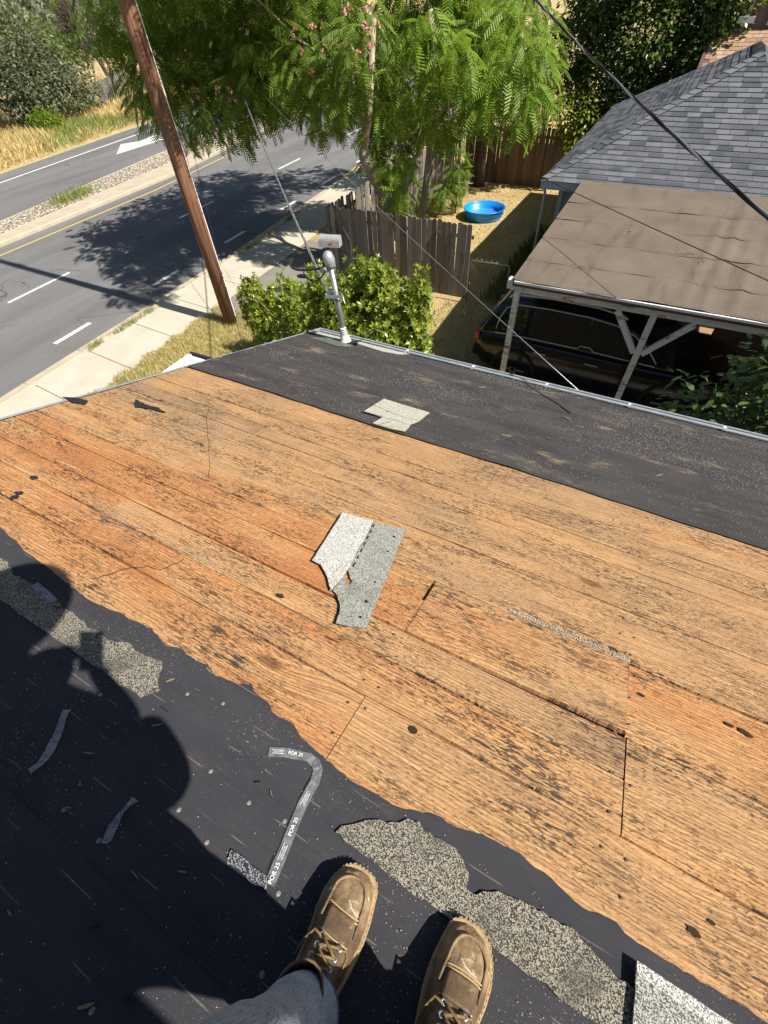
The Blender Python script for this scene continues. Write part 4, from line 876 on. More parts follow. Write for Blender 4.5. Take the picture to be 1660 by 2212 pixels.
def zfl(x, y): return .004+.05*max(0, (x-.15)/.2)**2+.010*math.sin(x*9)
b.slab([(-.34, -.16), (.02, -.21), (.14, -.14), (.12, -.02), (-.05, .02), (-.25, -.05)], .002, .005); b.build('flashing', 'flashing', mast)
V = []; F = []
for i in range(13):
    t = i/12; x = .05+.22*math.sin(t*1.4); z = .008+.17*(1-math.cos(t*1.35))*1.25; w_ = .085*(1-.75*t)
    V += [(x, -.03-w_*.4, z), (x-.02*t, -.03+w_, z+.01)]
    if i: F.append((2*i-2, 2*i, 2*i+1, 2*i-1))
b = MB(); b.v = V; b.f = F; o = b.build('flashing_curl', 'felt_scrap', mast); sm = o.modifiers.new('s', 'SOLIDIFY'); sm.thickness = .004
o = MB().slab([(-.42, .02), (-.2, -.03), (.05, .05), (.45, -.02), (.62, .02), (.70, .12), (.2, .15), (-.4, .15)], .001, .0035).build('old_shingle_patch', 'granule_pale', mast)
# conductors out of the weatherhead
MI = mast.matrix_world.inverted()
b = MB(); p_ = mp(.71)+Vector((-.07, -.03, 0)); b.tube(curve([p_, p_+Vector((-.14, -.02, -.03)), p_+Vector((-.30, .0, -.055)), p_+Vector((-.42, .06, -.04)), p_+Vector((-.45, .12, .02))]), .009, 8); b.build('cable_loop', 'cable_black', mast, None, True)
b = MB(); p_ = mp(.70)+Vector((-.05, -.01, 0)); b.tube(curve([p_, p_+Vector((-.10, .05, -.09)), p_+Vector((-.24, .10, -.14)), p_+Vector((-.36, .14, -.09)), p_+Vector((-.38, .18, .0))]), .007, 8); b.build('cable_loop', 'cable_black', mast, None, True)
b = MB(); p_ = mp(.73)+Vector((.05, 0, 0)); b.tube(curve([p_, p_+Vector((.09, .02, .0)), p_+Vector((.13, .05, .09)), p_+Vector((.10, .08, .21)), p_+Vector((.02, .10, .29))]), .007, 8); cj = b.build('cable_loop', 'cable_black', mast, None, True)
b = MB(); b.tube([p_+Vector((.10, .08, .21)), p_+Vector((.0, .10, .31))], .014, 8); b.build('splice', 'rubber', cj, None, True)

# ================================================================== WIRES
def wire(label, pts, r, mat, name='overhead_wire', n_=6, cat='wire', twist=0, alu=None):
    o = thing(name, label, cat, Matrix.Translation(pts[0])) if twist else None
    o0 = Vector(pts[0]); L = [Vector(p)-o0 for p in pts]
    if not twist:
        b = MB(); b.tube(L, r, n_); o = b.build(name, mat, None, Matrix.Translation(o0), True); tag(o, label, cat, 'overhead wires'); return o
    o['group'] = 'overhead wires'
    dense = []
    for a, c in zip(L[:-1], L[1:]):
        k = max(2, int((c-a).length/.05)); dense += [a.lerp(c, t/k) for t in range(k)]
    dense.append(L[-1])
    for s_ in range(3):
        pp = []; dist = 0
        for i, p in enumerate(dense):
            if i: dist += (p-dense[i-1]).length
            d = (dense[min(i+1, len(dense)-1)]-dense[max(i-1, 0)]).normalized(); x = d.orthogonal().normalized(); y = d.cross(x); a = dist*twist+s_*2.094
            pp.append(p+(x*math.cos(a)+y*math.sin(a))*r)
        b = MB(); b.tube(pp, r*.95, 6); b.build('bare_strand' if s_ == 0 else 'insulated_strand', alu if s_ == 0 else mat, o, None, True)
    return o
MT = mast.matrix_world @ (mp(.46)+Vector((-.10, .01, .01)))
pts = bez(MT, (-6.4, 31.5, 5.7), .55, 26)
wire('twisted service cable rising from the roof mast past the left of the silk tree', pts, .0085, 'cable_alu', 'service_drop', twist=7.0, alu='cable_alu')
wire('thick twisted black and silver cable crossing the slate roof on the right', bez((2.18, 11.0, 6.15), (2.43, 2.2, 4.72), .10, 14), .0068, 'cable_black', 'service_drop', twist=5.0, alu='cable_alu')
wire('thin wire slanting down from the upper left across the grey fence to the gutter', bez((-5.92, 24.8, 5.46), (1.97, 3.47, 3.20), .25, 16), .0038, 'cable_alu')
wire('thin dark wire sagging over the brown carport roof', bez((2.02, 15.72, 3.19+.0), (4.62, 4.9, 3.42), .0, 12)[:], .006, 'cable_black')
wire('thin guy wire left of the utility pole running down into the shrub', [tuple(RD @ Vector(p)) for p in ((-13.4, 14.2, 5.3), (-11.4, 11.9, 3.4), (-9.2, 9.3, 1.4), (-7.6, 7.6, .3))], .006, 'cable_black')
for k, (x0, y0, z0, x1, y1, z1) in enumerate(((-60, 60, 7.2, -20, 120, 7.4), (-60, 60, 6.0, -20, 120, 6.1))):
    wire(['upper', 'lower'][k]+' of two far wires in the top left corner', bez((x0, y0, z0), (x1, y1, z1), .6, 10), .03, 'cable_black')

# ================================================================== UTILITY POLE
pole = thing('utility_pole', 'tall brown wooden utility pole beside the pavement and the green shrub', 'utility pole', RD @ T(-8.78, 8.62, .05))
b = MB(); b.tube([(0, 0, -.1), (0, 0, 3), (0, 0, 6), (0, 0, 9.5), (0, 0, 14)], [.165, .155, .145, .13, .115], 20); b.build('shaft', 'pole_wood', pole, None, True)
b = MB(); b.bar((.120, .105, .2), (.092, .082, 12), .022, .022); b.build('wire_moulding', 'white_paint', pole)
for z in (1.2, 2.6, 3.9, 5.1, 6.3): b = MB(); b.tube([(.135, .095, z), (.112, .125, z)], .012, 6); b.build('staple', 'galvanised', pole)
b = MB(); b.bar((-1.3, 0, 12.9), (1.3, 0, 12.9), .10, .12); b.build('crossarm', 'pole_wood', pole)

# ================================================================== TREES AND PLANTS
def tree(name, label, Mx, trunks, clumps, leafmat, shape, size, dens, barkmat, droop=-.4, shell=.5, cat='tree', group=None, extra=None, upb=0.0):
    t = thing(name, label, cat, Mx, group)
    for tr in trunks:
        b = MB(); b.tube([p[:3] for p in tr], [p[3] for p in tr], 9); b.build('trunk' if tr[0][3] > .05 else 'branch', barkmat, t, None, True)
    parts = []
    for c in clumps:
        ctr, r = np.array(c[:3]), np.array(c[3:6]); d_ = c[6] if len(c) > 6 else 1.0
        n_ = int(dens*d_*(r[0]*r[1]+r[1]*r[2]+r[0]*r[2])/3)
        P, u = ellipsoid_pts(ctr, r, n_, shell); D = u*np.array([1, 1, .5])+rng.normal(size=P.shape)*.35; D[:, 2] += droop
        N = rng.normal(size=P.shape)*.45+u*.6+np.array([0, 0, .8])
        parts.append(leaves(P, D, size, shape, N))
    V, F = join(parts); np_mesh('crown', V, F, leafmat, t)
    return t
def limb(a, c, r0, r1, wob=.25):
    a = Vector(a); c = Vector(c); out = []
    for i in range(6):
        t = i/5; p = a.lerp(c, t)+Vector((rng.normal(), rng.normal(), rng.normal()))*wob*(t*(1-t)); out.append((p.x, p.y, p.z+.25*math.sin(t*math.pi)*wob, r0+(r1-r0)*t))
    return out
# silk tree nearest the street
SC = [(-7.7,12.2,4.3,.95,.6,.75), (-8.7,12.3,4.6,.95,.7,.75), (-7.0,12.1,4.9,.85,.6,.6), (-9.8,12.3,4.6,1.05,.8,.8), (-8.3,12.4,3.65,.55,.45,.4), (-10.6,12.3,4.0,.8,.7,.6), (-14.0,12.3,4.4,1.2,1.3,.95), (-13.0,12.0,3.8,1.2,1.1,.95), (-12.2,13.6,5.0,1.9,1.8,1.4), (-11.6,12.4,3.9,1.2,1.1,.95), (-10.8,14.0,5.2,1.9,1.9,1.5), (-12.8,15.2,5.5,2.1,1.9,1.6), (-9.6,14.6,4.6,1.4,1.3,1.1),
      (-10.4,15.2,3.7,1.2,1.0,.9), (-9.3,13.9,5.6,1.6,1.6,1.2), (-8.4,15.2,4.6,1.1,1.1,1.0), (-11.2,14.2,4.2,1.2,1.1,.9),
      (-9.2,11.2,7.2,1.8,1.7,1.2), (-11.2,10.9,6.9,1.8,1.6,1.1), (-12.6,11.9,6.7,1.2,1.3,1.0), (-10.3,13.4,7.6,2.4,2.2,1.4), (-12.2,16.5,7.2,2.4,2.2,1.4), (-14.6,14.6,5.6,1.4,1.4,1.0),
      (-12.0,16.8,5.0,1.6,1.5,1.4), (-9.0,10.0,7.4,1.3,1.1,.8), (-14.3,12.0,5.6,1.3,1.3,1.0), (-11,18.7,7.0,2.0,2.0,.9), (-9.3,20.4,6.9,2.0,2.0,.9), (-13.2,18.7,6.9,1.8,1.8,.9), (-7.9,9.8,7.8,1.4,1.2,.9), (-7.2,8.3,7.4,1.0,.9,.7)]
tA = (-8.94, 17.33); jA = (-9.8, 17.0, 2.75)
trk = [[(-6.25,13.1,0,.15), (-6.70,13.00,1.49,0.130), (-7.24,13.00,2.00,0.125), (-7.65,13.00,2.50,0.115), (-7.80,13.00,2.80,0.110), (-7.57,13.00,3.48,0.100), (-7.45,13.00,4.05,0.085), (-7.6,13.6,5.2,.07), (-9,14,6.2,.05)]]
for c in SC[:12]+SC[18:24]: trk.append(limb((-7.57,13.1,3.48+rng.uniform(0, .9)), c[:3], .034, .010, .5))
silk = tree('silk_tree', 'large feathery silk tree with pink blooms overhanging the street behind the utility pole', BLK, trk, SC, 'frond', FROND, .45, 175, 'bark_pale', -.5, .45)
P = []
for c in SC[:7]+SC[8:10]:
    p, u = ellipsoid_pts(c[:3], c[3:6], 14, .95); P.append(p[u[:, 2] > -.1])
P = np.concatenate(P); P = np.repeat(P, 12, axis=0)+rng.normal(size=(len(P)*12, 3))*.025
V, F = leaves(P, rng.normal(size=P.shape)+np.array([0, 0, .6]), .07, LEAF); stuff(np_mesh('blossom', V, F, 'flower_pink', silk))
# second silk tree, sunlit, in the yard
SB = [(-6.35,12.3,2.75,.42,.35,.5), (-6.2,12.4,2.15,.32,.3,.35), (-5.1,12.5,4.6,.85,.6,.65), (-4.6,12.9,3.95,.65,.55,.6), (-5.8,12.3,5.1,.75,.55,.5), (-4.0,13.2,4.6,.75,.6,.65), (-6.3,12.4,4.1,.55,.4,.5), (-5.3,12.7,3.7,.45,.4,.4), (-3.7,13.4,3.9,.5,.45,.5), (-7.2,16.7,4.9,1.1,.8,.9), (-6.1,16.7,5.3,1.2,.9,.9), (-5.6,15.4,4.5,.95,.9,.9), (-4.7,15.8,4.9,1.0,1.0,.9), (-4.5,15.9,4.1,.8,.7,.7), (-5.3,15.8,3.6,.65,.6,.55), (-6.9,15.7,3.9,.8,.7,.7), (-6.8,16,6.3,1.2,1.1,.8), (-7.0,15.6,3.0,.5,.5,.45), (-8.2,15.2,3.4,.7,.55,.6), (-8.0,15.3,2.6,.6,.5,.5), (-8.35,15.6,2.0,.35,.35,.3), (-8.9,16.2,3.8,.9,.7,.8), (-7.5,16.3,2.9,.6,.45,.5), (-7.9,16.6,5.6,1.1,.8,.8), (-8.4,15.0,3.0,.6,.4,.6), (-7.6,15.1,3.2,.5,.4,.5), (-8.7,15.1,2.3,.4,.3,.4)]
trk = [[(-6.11,13.2,0,.11), (-6.06,13.2,1.44,0.095), (-5.96,13.2,2.21,0.090), (-5.84,13.2,3.19,0.085), (-5.82,13.2,4.05,0.080), (-5.82,13.2,4.74,0.070), (-5.96,13.2,5.36,0.060)]]
for c in SB[:9]: trk.append(limb((-5.84,13.2,3.19+rng.uniform(0, 1.4)), c[:3], .024, .009, .4))
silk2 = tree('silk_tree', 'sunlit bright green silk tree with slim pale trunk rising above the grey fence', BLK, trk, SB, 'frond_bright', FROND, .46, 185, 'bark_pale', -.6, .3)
b = MB(); base = Vector((-4.95, 12.2, 3.75))
for k in range(9): b.tube([base, base+Vector((rng.normal()*.12, rng.normal()*.1, .18+rng.uniform(0, .1))), base+Vector((rng.normal()*.3, rng.normal()*.2, .35+rng.uniform(-.1, .25)))], [.012, .008, .003], 5)
b.build('dead_branch', 'bark_pale', silk2)
# shaded tree with thick trunk at the back
tree('shade_tree', 'shaded tree with stout dark trunk in front of the back fence', BLK, [[(-7.34,21.7,0,.24), (-7.3,21.6,1.2,.2), (-7.2,21.6,2.6,.18), (-7.0,21.5,4.2,.14)], limb((-7.2,21.6,2.8), (-5.6,21.2,4.4), .1, .03), limb((-7.2,21.6,2.8), (-8.4,21.2,4.4), .1, .03)],
     [(-7.4,20.6,4.1,1.6,1.3,1.1), (-5.7,20.8,3.8,1.3,1.1,1.0), (-8.8,20.4,4.0,1.2,1.1,1.1), (-6.6,19.6,3.2,.8,.7,.5), (-5.2,21.3,2.7,.7,.6,.5), (-7,21,6,2.2,1.8,1.3)], 'frond', FROND, .38, 240, 'bark_dark', -.5, .3)
# suckers at the foot of the silk trees
for k, (p, q, z, r_) in enumerate(((-8.5,17.9,.85,.4), (-7.4,17.8,.8,.42), (-7.0,18.3,1.5,.38))):
    tree('silk_tree_sapling', ['dark feathery sapling between the two pale trunks behind the fence', 'feathery sapling to the right of the slim pale trunk behind the fence', 'taller arching sapling behind the slim pale trunk'][k], BLK @ T(p, q, .05), [[(0,0,0,.03), (.03,0,z*.6,.02), (.05,.02,z,.01)]],
         [(0,0,z*.75,r_,r_,z*.55), (.15,-.05,z*1.05,r_*.7,r_*.7,.35)], 'frond', FROND, .36, 260, 'stem_brown', -.35, .25, 'sapling', 'feathery saplings behind the fence')
# dark glossy trees beyond the back fence
GL = [(-3.6,24.2,3.0,1.2,1.0,1.4), (-2.6,24.3,4.2,1.4,1.2,1.3), (-1.6,24.6,3.2,1.2,1.0,1.3), (-.9,24.8,4.5,1.1,1.0,1.0), (-2.2,25,5.8,1.9,1.4,1.3), (-4.2,24.6,5.2,1.4,1.2,1.3), (-3.8,23.8,1.8,.9,.5,.9), (-.6,25,5.5,1.0,1.0,1.0), (-1.4,24.8,2.4,1.4,.9,1.3), (-2.8,24,2.2,1.2,.8,1.2), (-4.9,24.8,3.8,1.1,1.0,1.3), (-.5,24.0,3.6,.85,.6,1.1), (-.4,24.2,5.0,.9,.7,1.0), (-3.0,24,6.6,1.6,1.2,1.0)]
tree('glossy_tree', 'dark glossy leaved tree behind the hip of the slate roof', BLK @ T(0, -1.0, 0), [[(-2.4,25,0,.2), (-2.3,25,2,.17), (-2.2,25,4,.12)]]+[limb((-2.3,25,2), c[:3], .06, .02) for c in GL], GL, 'glossy_leaf', LEAF, .16, 2400, 'bark_dark', -.25, .35)
tree('ivy_clump', 'light green leafy vine spilling over the back fence by the slate roof', BLK, [[(-4.6,22.6,0,.03), (-4.5,22.5,1.2,.025), (-4.4,22.3,2.2,.015)]], [(-4.4,22.1,2.35,.7,.4,.6), (-3.9,22.1,1.7,.45,.35,.6), (-4.9,22.2,2.8,.8,.4,.5), (-3.7,22.2,2.4,.5,.4,.6)], 'shrub_leaf', LEAF, .16, 900, 'stem_brown', -.4, .3, 'vine')
# shrub below the mast
SH = [(-3.0,5.15,2.45,.85,.75,.85), (-2.75,4.95,1.6,.7,.6,1.0), (-3.9,5.4,2.25,.8,.75,.75), (-3.5,5.2,1.2,1.1,.8,1.1), (-4.8,5.75,1.75,.8,.75,.75), (-5.6,6.0,1.15,.75,.7,.7,.65), (-6.3,6.5,.85,.65,.6,.6,.55), (-4.7,5.5,.9,1.2,.8,.9), (-2.45,5.0,2.9,.28,.28,.55), (-3.3,5.3,3.15,.25,.25,.4), (-2.95,5.2,3.2,.2,.2,.35), (-5.9,6.2,1.95,.22,.22,.4), (-6.7,6.7,1.45,.2,.2,.35), (-5.3,6.2,2.25,.2,.2,.35), (-4.55,5.9,2.5,.2,.2,.35), (-2.15,4.7,2.2,.35,.35,.4), (-6.9,6.9,.7,.4,.4,.5), (-7.3,7.2,1.0,.3,.3,.5), (-6.6,6.2,1.9,.13,.13,.4), (-5.0,5.6,2.5,.14,.14,.45), (-4.1,5.3,3.0,.14,.14,.4), (-2.3,5.0,3.3,.14,.14,.35), (-6.2,6.0,2.3,.10,.10,.3), (-7.0,7.0,1.7,.12,.12,.4), (-6.1,6.2,1.6,.45,.45,.5), (-3.6,5.2,2.9,.35,.35,.4)]
trk = [limb((-3.8+rng.normal()*.5, 5.6, .05), c[:3], .032, .008, .3) for c in SH]
sh = tree('leafy_shrub', 'bright green leafy shrub behind the service mast at the roof corner', BLK, trk, SH, 'shrub_leaf', ROS, .075, 3400, 'stem_brown', .3, .4, 'shrub')
b = MB()
for k in range(16):
    a = Vector((-6.3+rng.normal()*.5, 6.2+rng.normal()*.3, .1)); c = a+Vector((-.3+rng.normal()*.5, -.35+rng.normal()*.3, .9+rng.uniform(0, .6))); b.tube([a, a.lerp(c, .5)+Vector((0, 0, .12)), c], [.007, .005, .002], 4)
b.build('bare_stem', 'straw', sh)
# elder at the right edge; tall unseen clumps added to shade the house gap
EL = [(5.2,6.0,4.0,1.5,1.1,4.2), (7.2,5.8,4.2,1.5,1.1,4.2), (4.2,6.1,6.2,.9,.9,1.8), (3.3,5.4,2.6,1.0,.9,1.9), (3.9,6.0,3.6,1.1,1.1,1.5), (3.6,4.9,3.8,.9,.7,1.3), (4.6,5.6,2.4,1.2,1.2,2.2), (1.75,5.4,2.0,.85,.7,.95), (2.3,5.5,2.4,.9,.7,.8), (1.15,5.35,1.7,.6,.55,.7), (1.35,5.5,2.3,.6,.45,.55), (1.95,5.5,2.95,.6,.45,.45), (.95,5.2,1.2,.6,.4,.6), (2.6,5.3,1.4,1.1,.7,1.2), (1.5,5.2,.9,1.1,.6,.9), (1.7,5.9,2.75,.5,.4,.45), (2.3,6.0,2.9,.6,.4,.4)]
eld = tree('elder_bush', 'dark leafy bush with small cream flower sprays at the right edge below the carport', BLK, [limb((1.9, 5.6, .05), c[:3], .03, .01, .2) for c in EL], EL, 'elder_leaf', LEAF2, .13, 950, 'stem_brown', -.35, .4, 'bush')
P = []
for c in ((1.45,5.1,2.55), (1.85,5.2,2.75), (2.05,5.0,2.35), (1.15,5.0,2.15), (1.75,4.85,1.9), (2.35,5.1,3.0)): P.append(np.array(c)+rng.normal(size=(60, 3))*np.array([.09, .09, .11])+np.array([.1, .15, .1]))
P = np.concatenate(P); V, F = leaves(P, rng.normal(size=P.shape), .028, LEAF); stuff(np_mesh('flower_spray', V, F, 'flower_cream', eld))
# across the street
OK_ = [(-41,28.5,2.6,2.6,2.6,1.9), (-42,31,2.7,2.4,2.6,2.0), (-40.5,26.6,2.3,2.0,2.0,1.8), (-42.5,29.5,4.2,2.6,3.0,1.9), (-40.5,32.5,1.8,1.5,1.6,1.2), (-39.8,30.5,1.6,1.6,2.0,1.2), (-43,26.5,4.0,2.4,2.4,1.9), (-40,27.5,1.4,1.5,1.8,1.0), (-43.5,25,2.2,2,2.4,2), (-44,28,5.6,2.4,2.6,1.5), (-43.6,24,5.4,2.2,2.2,1.6)]
tree('oak_tree', 'broad grey green oak across the street at the left edge', RD, [[(-42,28.5,0,.4), (-42,28.6,1.2,.33), (-42,29,3,.22)]]+[limb((-42,28.6,1.2), c[:3], .1, .03) for c in OK_], OK_, 'oak_leaf', LEAF, .24, 420, 'bark_dark', -.2, .4)
tree('roadside_bush', 'small bright green bush in the dry grass below the oak', RD @ T(-38.6, 26.9, 0), [[(0,0,0,.04), (0,0,.6,.03)]], [(0,0,.75,.75,.8,.65), (.1,.7,.6,.6,.6,.5), (-.2,-.6,.65,.6,.6,.55)], 'frond_bright', LEAF, .17, 900, 'stem_brown', .1, .3, 'bush')
tree('light_green_tree', 'light green tree behind the grey green oak at the top left', RD, [[(-52,40,0,.3), (-52,40,3,.2)]], [(-52,39,3.6,2.4,2.6,2.0), (-53,42,3.0,2.2,2.2,1.8), (-54,36,5.4,2.4,2.4,1.9)], 'far_green', LEAF, .30, 260, 'bark_dark', -.4, .35)
tree('tall_green_tree', 'tall light green tree just left of the utility pole top', RD, [[(-47,50,0,.3), (-47,50,4,.2)]], [(-47,49.5,4.4,1.7,1.9,2.4), (-46.8,50,1.8,1.5,1.6,1.4), (-46.6,52.5,3.6,1.8,2.0,2.6), (-46,55,3.0,2.0,2.4,2.6)], 'far_green', LEAF, .28, 330, 'bark_dark', -.4, .35)
tree('dense_far_tree', 'dense dull green tree right of the utility pole top behind the silk tree', RD, [[(-44,52,0,.3), (-44,52,3,.2)]], [(-43.5,54,3.6,2.8,3.2,2.8), (-44,60,3.4,3,3.4,2.8), (-42.5,50,1.6,1.6,1.8,1.4)], 'oak_leaf', LEAF, .28, 330, 'bark_dark', -.3, .35)
tree('dark_hedge', 'dark shaded hedge by the board fence across the street', RD, [[(-44,40,0,.1), (-44,40,1,.08)]], [(-43.2,40.5,.9,.9,1.5,.9), (-43.6,43.5,1.0,1.0,1.8,1.0)], 'glossy_leaf', LEAF, .2, 500, 'bark_dark', -.2, .3, 'hedge')
# bare leaning tree
bt = thing('bare_tree', 'bare leaning dark tree against the far field at the top left', 'tree', RD @ T(-50, 44, 0)); b = MB()
b.tube([(0,0,0), (-.5,-.3,2), (-1.2,-.7,4.2), (-1.9,-1.2,7)], [.22, .17, .13, .05], 8); b.tube([(.3,.1,0), (.0,.1,2), (-.3,-.2,4), (-1,-.4,7.5)], [.15, .12, .09, .03], 8); b.build('trunk', 'bark_dark', bt, None, True)
P, u = ellipsoid_pts((-1.5,-1,4.4), (1.2,1.4,2.8), 2200, .1); V, F = leaves(P, u*.3+rng.normal(size=P.shape)*.4+np.array([-.3, -.2, .8]), .55, BLADE); np_mesh('twigs', V, F, 'bare_twig', bt)
# board fence across the street
ff = thing('board_fence', 'pale weathered board fence across the street beside the oak', 'fence', RD @ T(-41.2, 34.2, 0) @ RZ(122))
for i in range(52): b = MB(); b.box((i*.19, rng.uniform(-.02, .02), 0), (i*.19+.175, .03, 1.65+rng.uniform(-.06, .06))); b.build('picket', 'fence_wood', ff)
# far wood along the field
parts = []
for k in range(64):
    s_ = 50+(k % 32)*8+rng.uniform(-3, 3); t_ = 74+(k//32)*16+(k % 32)*3.0+rng.uniform(-6, 6); h = rng.uniform(4.5, 8.5); P, u = ellipsoid_pts((-t_, s_, h*.5), (rng.uniform(3, 6), rng.uniform(4, 8), h*.55), 520, .4); parts.append(leaves(P, u+rng.normal(size=P.shape)*.3, .9, LEAF))
V, F = join(parts); o = stuff(np_mesh('far_wood', V, F, 'oak_leaf', None, RD)); o['label'] = 'distant belt of dull green trees beyond the dry field'; o['category'] = 'trees'

# grass, weeds, litter
def blades(name, label, pts, hgt, mat, Mx, cat='grass'):
    D = rng.normal(size=pts.shape)*.33+np.array([0, 0, 1.0]); V, F = leaves(pts, D, hgt, BLADE); o = stuff(np_mesh(name, V, F, mat, None, Mx)); o['label'] = label; o['category'] = cat; return o
n_ = 30000; s_ = rng.uniform(8, 60, n_); t_ = 31.9+(s_-18)*.125+.3+rng.gamma(1.6, 4.5, n_); dn = np.array([mnoise.noise(Vector((a*.16, c*.16, 0))) for a, c in zip(s_, t_)])
pts = np.stack([-t_, s_, np.zeros(n_)], 1); blades('dry_grass', 'tall dry golden grass across the street', pts[dn > -.18], .62, 'straw', RD); blades('roadside_weeds', 'green weeds mixed into the dry grass across the street', pts[dn < -.12], .55, 'green_weed', RD)
n_ = 32000; s_ = rng.uniform(3.2, 9.3, n_); t_ = rng.uniform(6.0, 9.78, n_)+.08*np.sin(s_*7); pts = np.stack([-t_, s_, np.full(n_, .05)], 1)
blades('verge_grass', 'sunlit yellow green grass between the pavement and the house', pts, .13, 'verge_grass', RD)
pts = np.concatenate([np.array([-22.9, 15.4, .16])+rng.normal(size=(500, 3))*np.array([.28, .65, 0]), np.array([-22.95, 16.2, .16])+rng.normal(size=(60, 3))*np.array([.2, .3, 0])]); pts[:, 2] = .16
blades('median_weeds', 'tuft of weeds growing in the stone median', pts, .30, 'green_weed', RD)
pts = np.concatenate([np.array([x, y, .07])+rng.normal(size=(90, 3))*np.array([.05, .16, 0]) for x, y in ((-11.47, 6.35), (-11.47, 7.25), (-11.46, 7.75), (-11.47, 8.3), (-11.5, 13.3), (-11.55, 14.6), (-11.7, 16.2))]); pts[:, 2] = .075
blades('kerb_weeds', 'sparse weeds along the joint between kerb and pavement', pts, .15, 'green_weed', RD)
n_ = 5200; P = np.stack([rng.uniform(-8.2, -3.0, n_), rng.uniform(13, 22.2, n_), np.full(n_, .06)], 1); V, F = leaves(P, rng.normal(size=P.shape)*np.array([1, 1, .15]), .085, LEAF, np.tile([0, 0, 1.0], (n_, 1))+rng.normal(size=(n_, 3))*.3)
o = stuff(np_mesh('leaf_litter', V, F, 'straw', None, BLK)); o['label'] = 'dry leaf litter scattered over the yard'; o['category'] = 'leaf litter'
pts = np.stack([rng.uniform(-3.6, -2.3, 2600), rng.uniform(11.8, 17.5, 2600), np.full(2600, .05)], 1); blades('shade_weeds', 'dark weeds in the shade along the neighbour wall', pts, .30, 'elder_leaf', BLK)
pts = np.stack([rng.uniform(-4.5, -2.2, 2200), rng.uniform(6.0, 11.4, 2200), np.full(2200, .05)], 1); blades('shade_grass', 'shaded grass between the shrub and the carport', pts, .16, 'green_weed', BLK)

# ================================================================== LOOSE THINGS ON THE ROOF
def on_roof(poly):
    cx = sum(p[0] for p in poly)/len(poly); cy = sum(p[1] for p in poly)/len(poly); return cx, cy, [(x-cx, y-cy) for x, y in poly]
def scrap(name, label, poly, z, th, mat, cat, tear=.004, group=None, curl=None, parts=()):
    cx, cy, P = on_roof(poly); b = MB(); b.slab(torn(P, tear, 5), 0, th, curl)
    o = b.build(name, mat, None, ROOF @ T(cx, cy, z)); tag(o, label, cat, group); return o, cx, cy
scrap('shingle_strip', 'torn strip of old speckled shingle in the shadow at the left edge', POLY['strip_a'], .0052, .004, 'granule_tan', 'shingle strip', .006)
scrap('shingle_strip', 'torn strip of tan speckled shingle running past the right boot', POLY['strip_b'], .0084, .004, 'granule_tan', 'shingle strip', .006)
o, cx, cy = scrap('shingle_piece', 'grey shingle piece with white edge lying in the lower right corner', POLY['corner_shingle'], .009, .0045, 'granule_grey', 'shingle', .002, None, lambda x, y: .012+.012*max(0, -x))
a, c = POLY['corner_shingle'][0], POLY['corner_shingle'][3]; d = Vector((c[0]-a[0], c[1]-a[1], 0)).normalized(); nn = Vector((d.y, -d.x, 0))*.022
pp = [(a[0]-cx, a[1]-cy), (c[0]-cx, c[1]-cy), (c[0]-cx+nn.x, c[1]-cy+nn.y), (a[0]-cx+nn.x*1, a[1]-cy+nn.y)]
b = MB(); b.slab(pp, .0046, .0056, lambda x, y: .012+.012*max(0, -x)); b.build('white_edge', 'granule_white', o)
# big torn shingle on the planks
lx, ly, LP = on_roof(POLY['lap']); rootm = ROOF @ T(lx, ly, .002); sg = thing('torn_shingle', 'large torn grey and white shingle lying on the bare planks', 'shingle', rootm)
b = MB(); b.slab(torn(LP, .002, 3), 0, .0042, lambda x, y: .008+.02*max(0, x-.02)+.03*max(0, -y-.15)); b.build('headlap', 'granule_grey', sg)
b = MB(); TP = [(x-lx, y-ly) for x, y in POLY['tab']]; b.slab(torn(TP, .002, 3), .0046, .0085, lambda x, y: .009+.03*max(0, -x-.08)); b.build('exposed_tab', 'granule_white', sg)
TP2 = [(x*.0+(TP[0][0]+(x-TP[0][0])*.0), y) for x, y in TP[:1]]
q0_, q1_, q2_ = Vector(TP[0]), Vector(TP[1]), Vector(TP[14])
e1 = q1_-q0_; e2 = q2_-q0_
rect = [q0_+e2*.10+e1*.02, q0_+e2*.12+e1*.80, q0_+e2*.55+e1*.86, q0_+e2*.97+e1*.86, q0_+e2*.985+e1*.02]
b = MB(); b.slab([tuple(p) for p in rect], .0088, .0118, lambda x, y: .009+.03*max(0, -x-.08)); b.build('tab_layer', 'granule_white', sg)
seal = MB(); A = Vector(POLY['tab'][1])-Vector((lx, ly)); Bv = Vector(POLY['tab'][6])-Vector((lx, ly))
for k in range(7):
    t0 = .04+k*.135; p = A.lerp(Bv, t0)+Vector((.012, 0)); q = A.lerp(Bv, t0+.085)+Vector((.012, 0)); x = Vector((.0028, .0014)); q = p.lerp(q, rng.uniform(.6, 1.0))
    b = MB(); b.slab([tuple(p-x*rng.uniform(.6, 1.2)), tuple(p+x), tuple(q+x), tuple(q-x)], .0048, .0062, lambda x, y: .0085+.02*max(0, x-.02)); b.build('sealant_dash', 'felt_scrap', sg)
for t0, s_ in ((.12, .012), (.3, .009), (.62, .008), (.8, .014), (.93, .011)):
    A2 = Vector(POLY['lap'][1])-Vector((lx, ly)); B2 = Vector(POLY['lap'][4])-Vector((lx, ly)); p = A2.lerp(B2, t0)+Vector((-.035, -.01)); k = 9
    b = MB(); b.slab([(p.x+s_*.6*math.cos(j*6.283/k)*(1+.5*rng.normal()*.5), p.y+s_*.6*math.sin(j*6.283/k)*(1+.5*rng.normal()*.5)) for j in range(k)], .0042, .0062, lambda x, y: .008+.02*max(0, x-.02)+.03*max(0, -y-.15)); b.build('tar_spot', 'felt_scrap', sg)
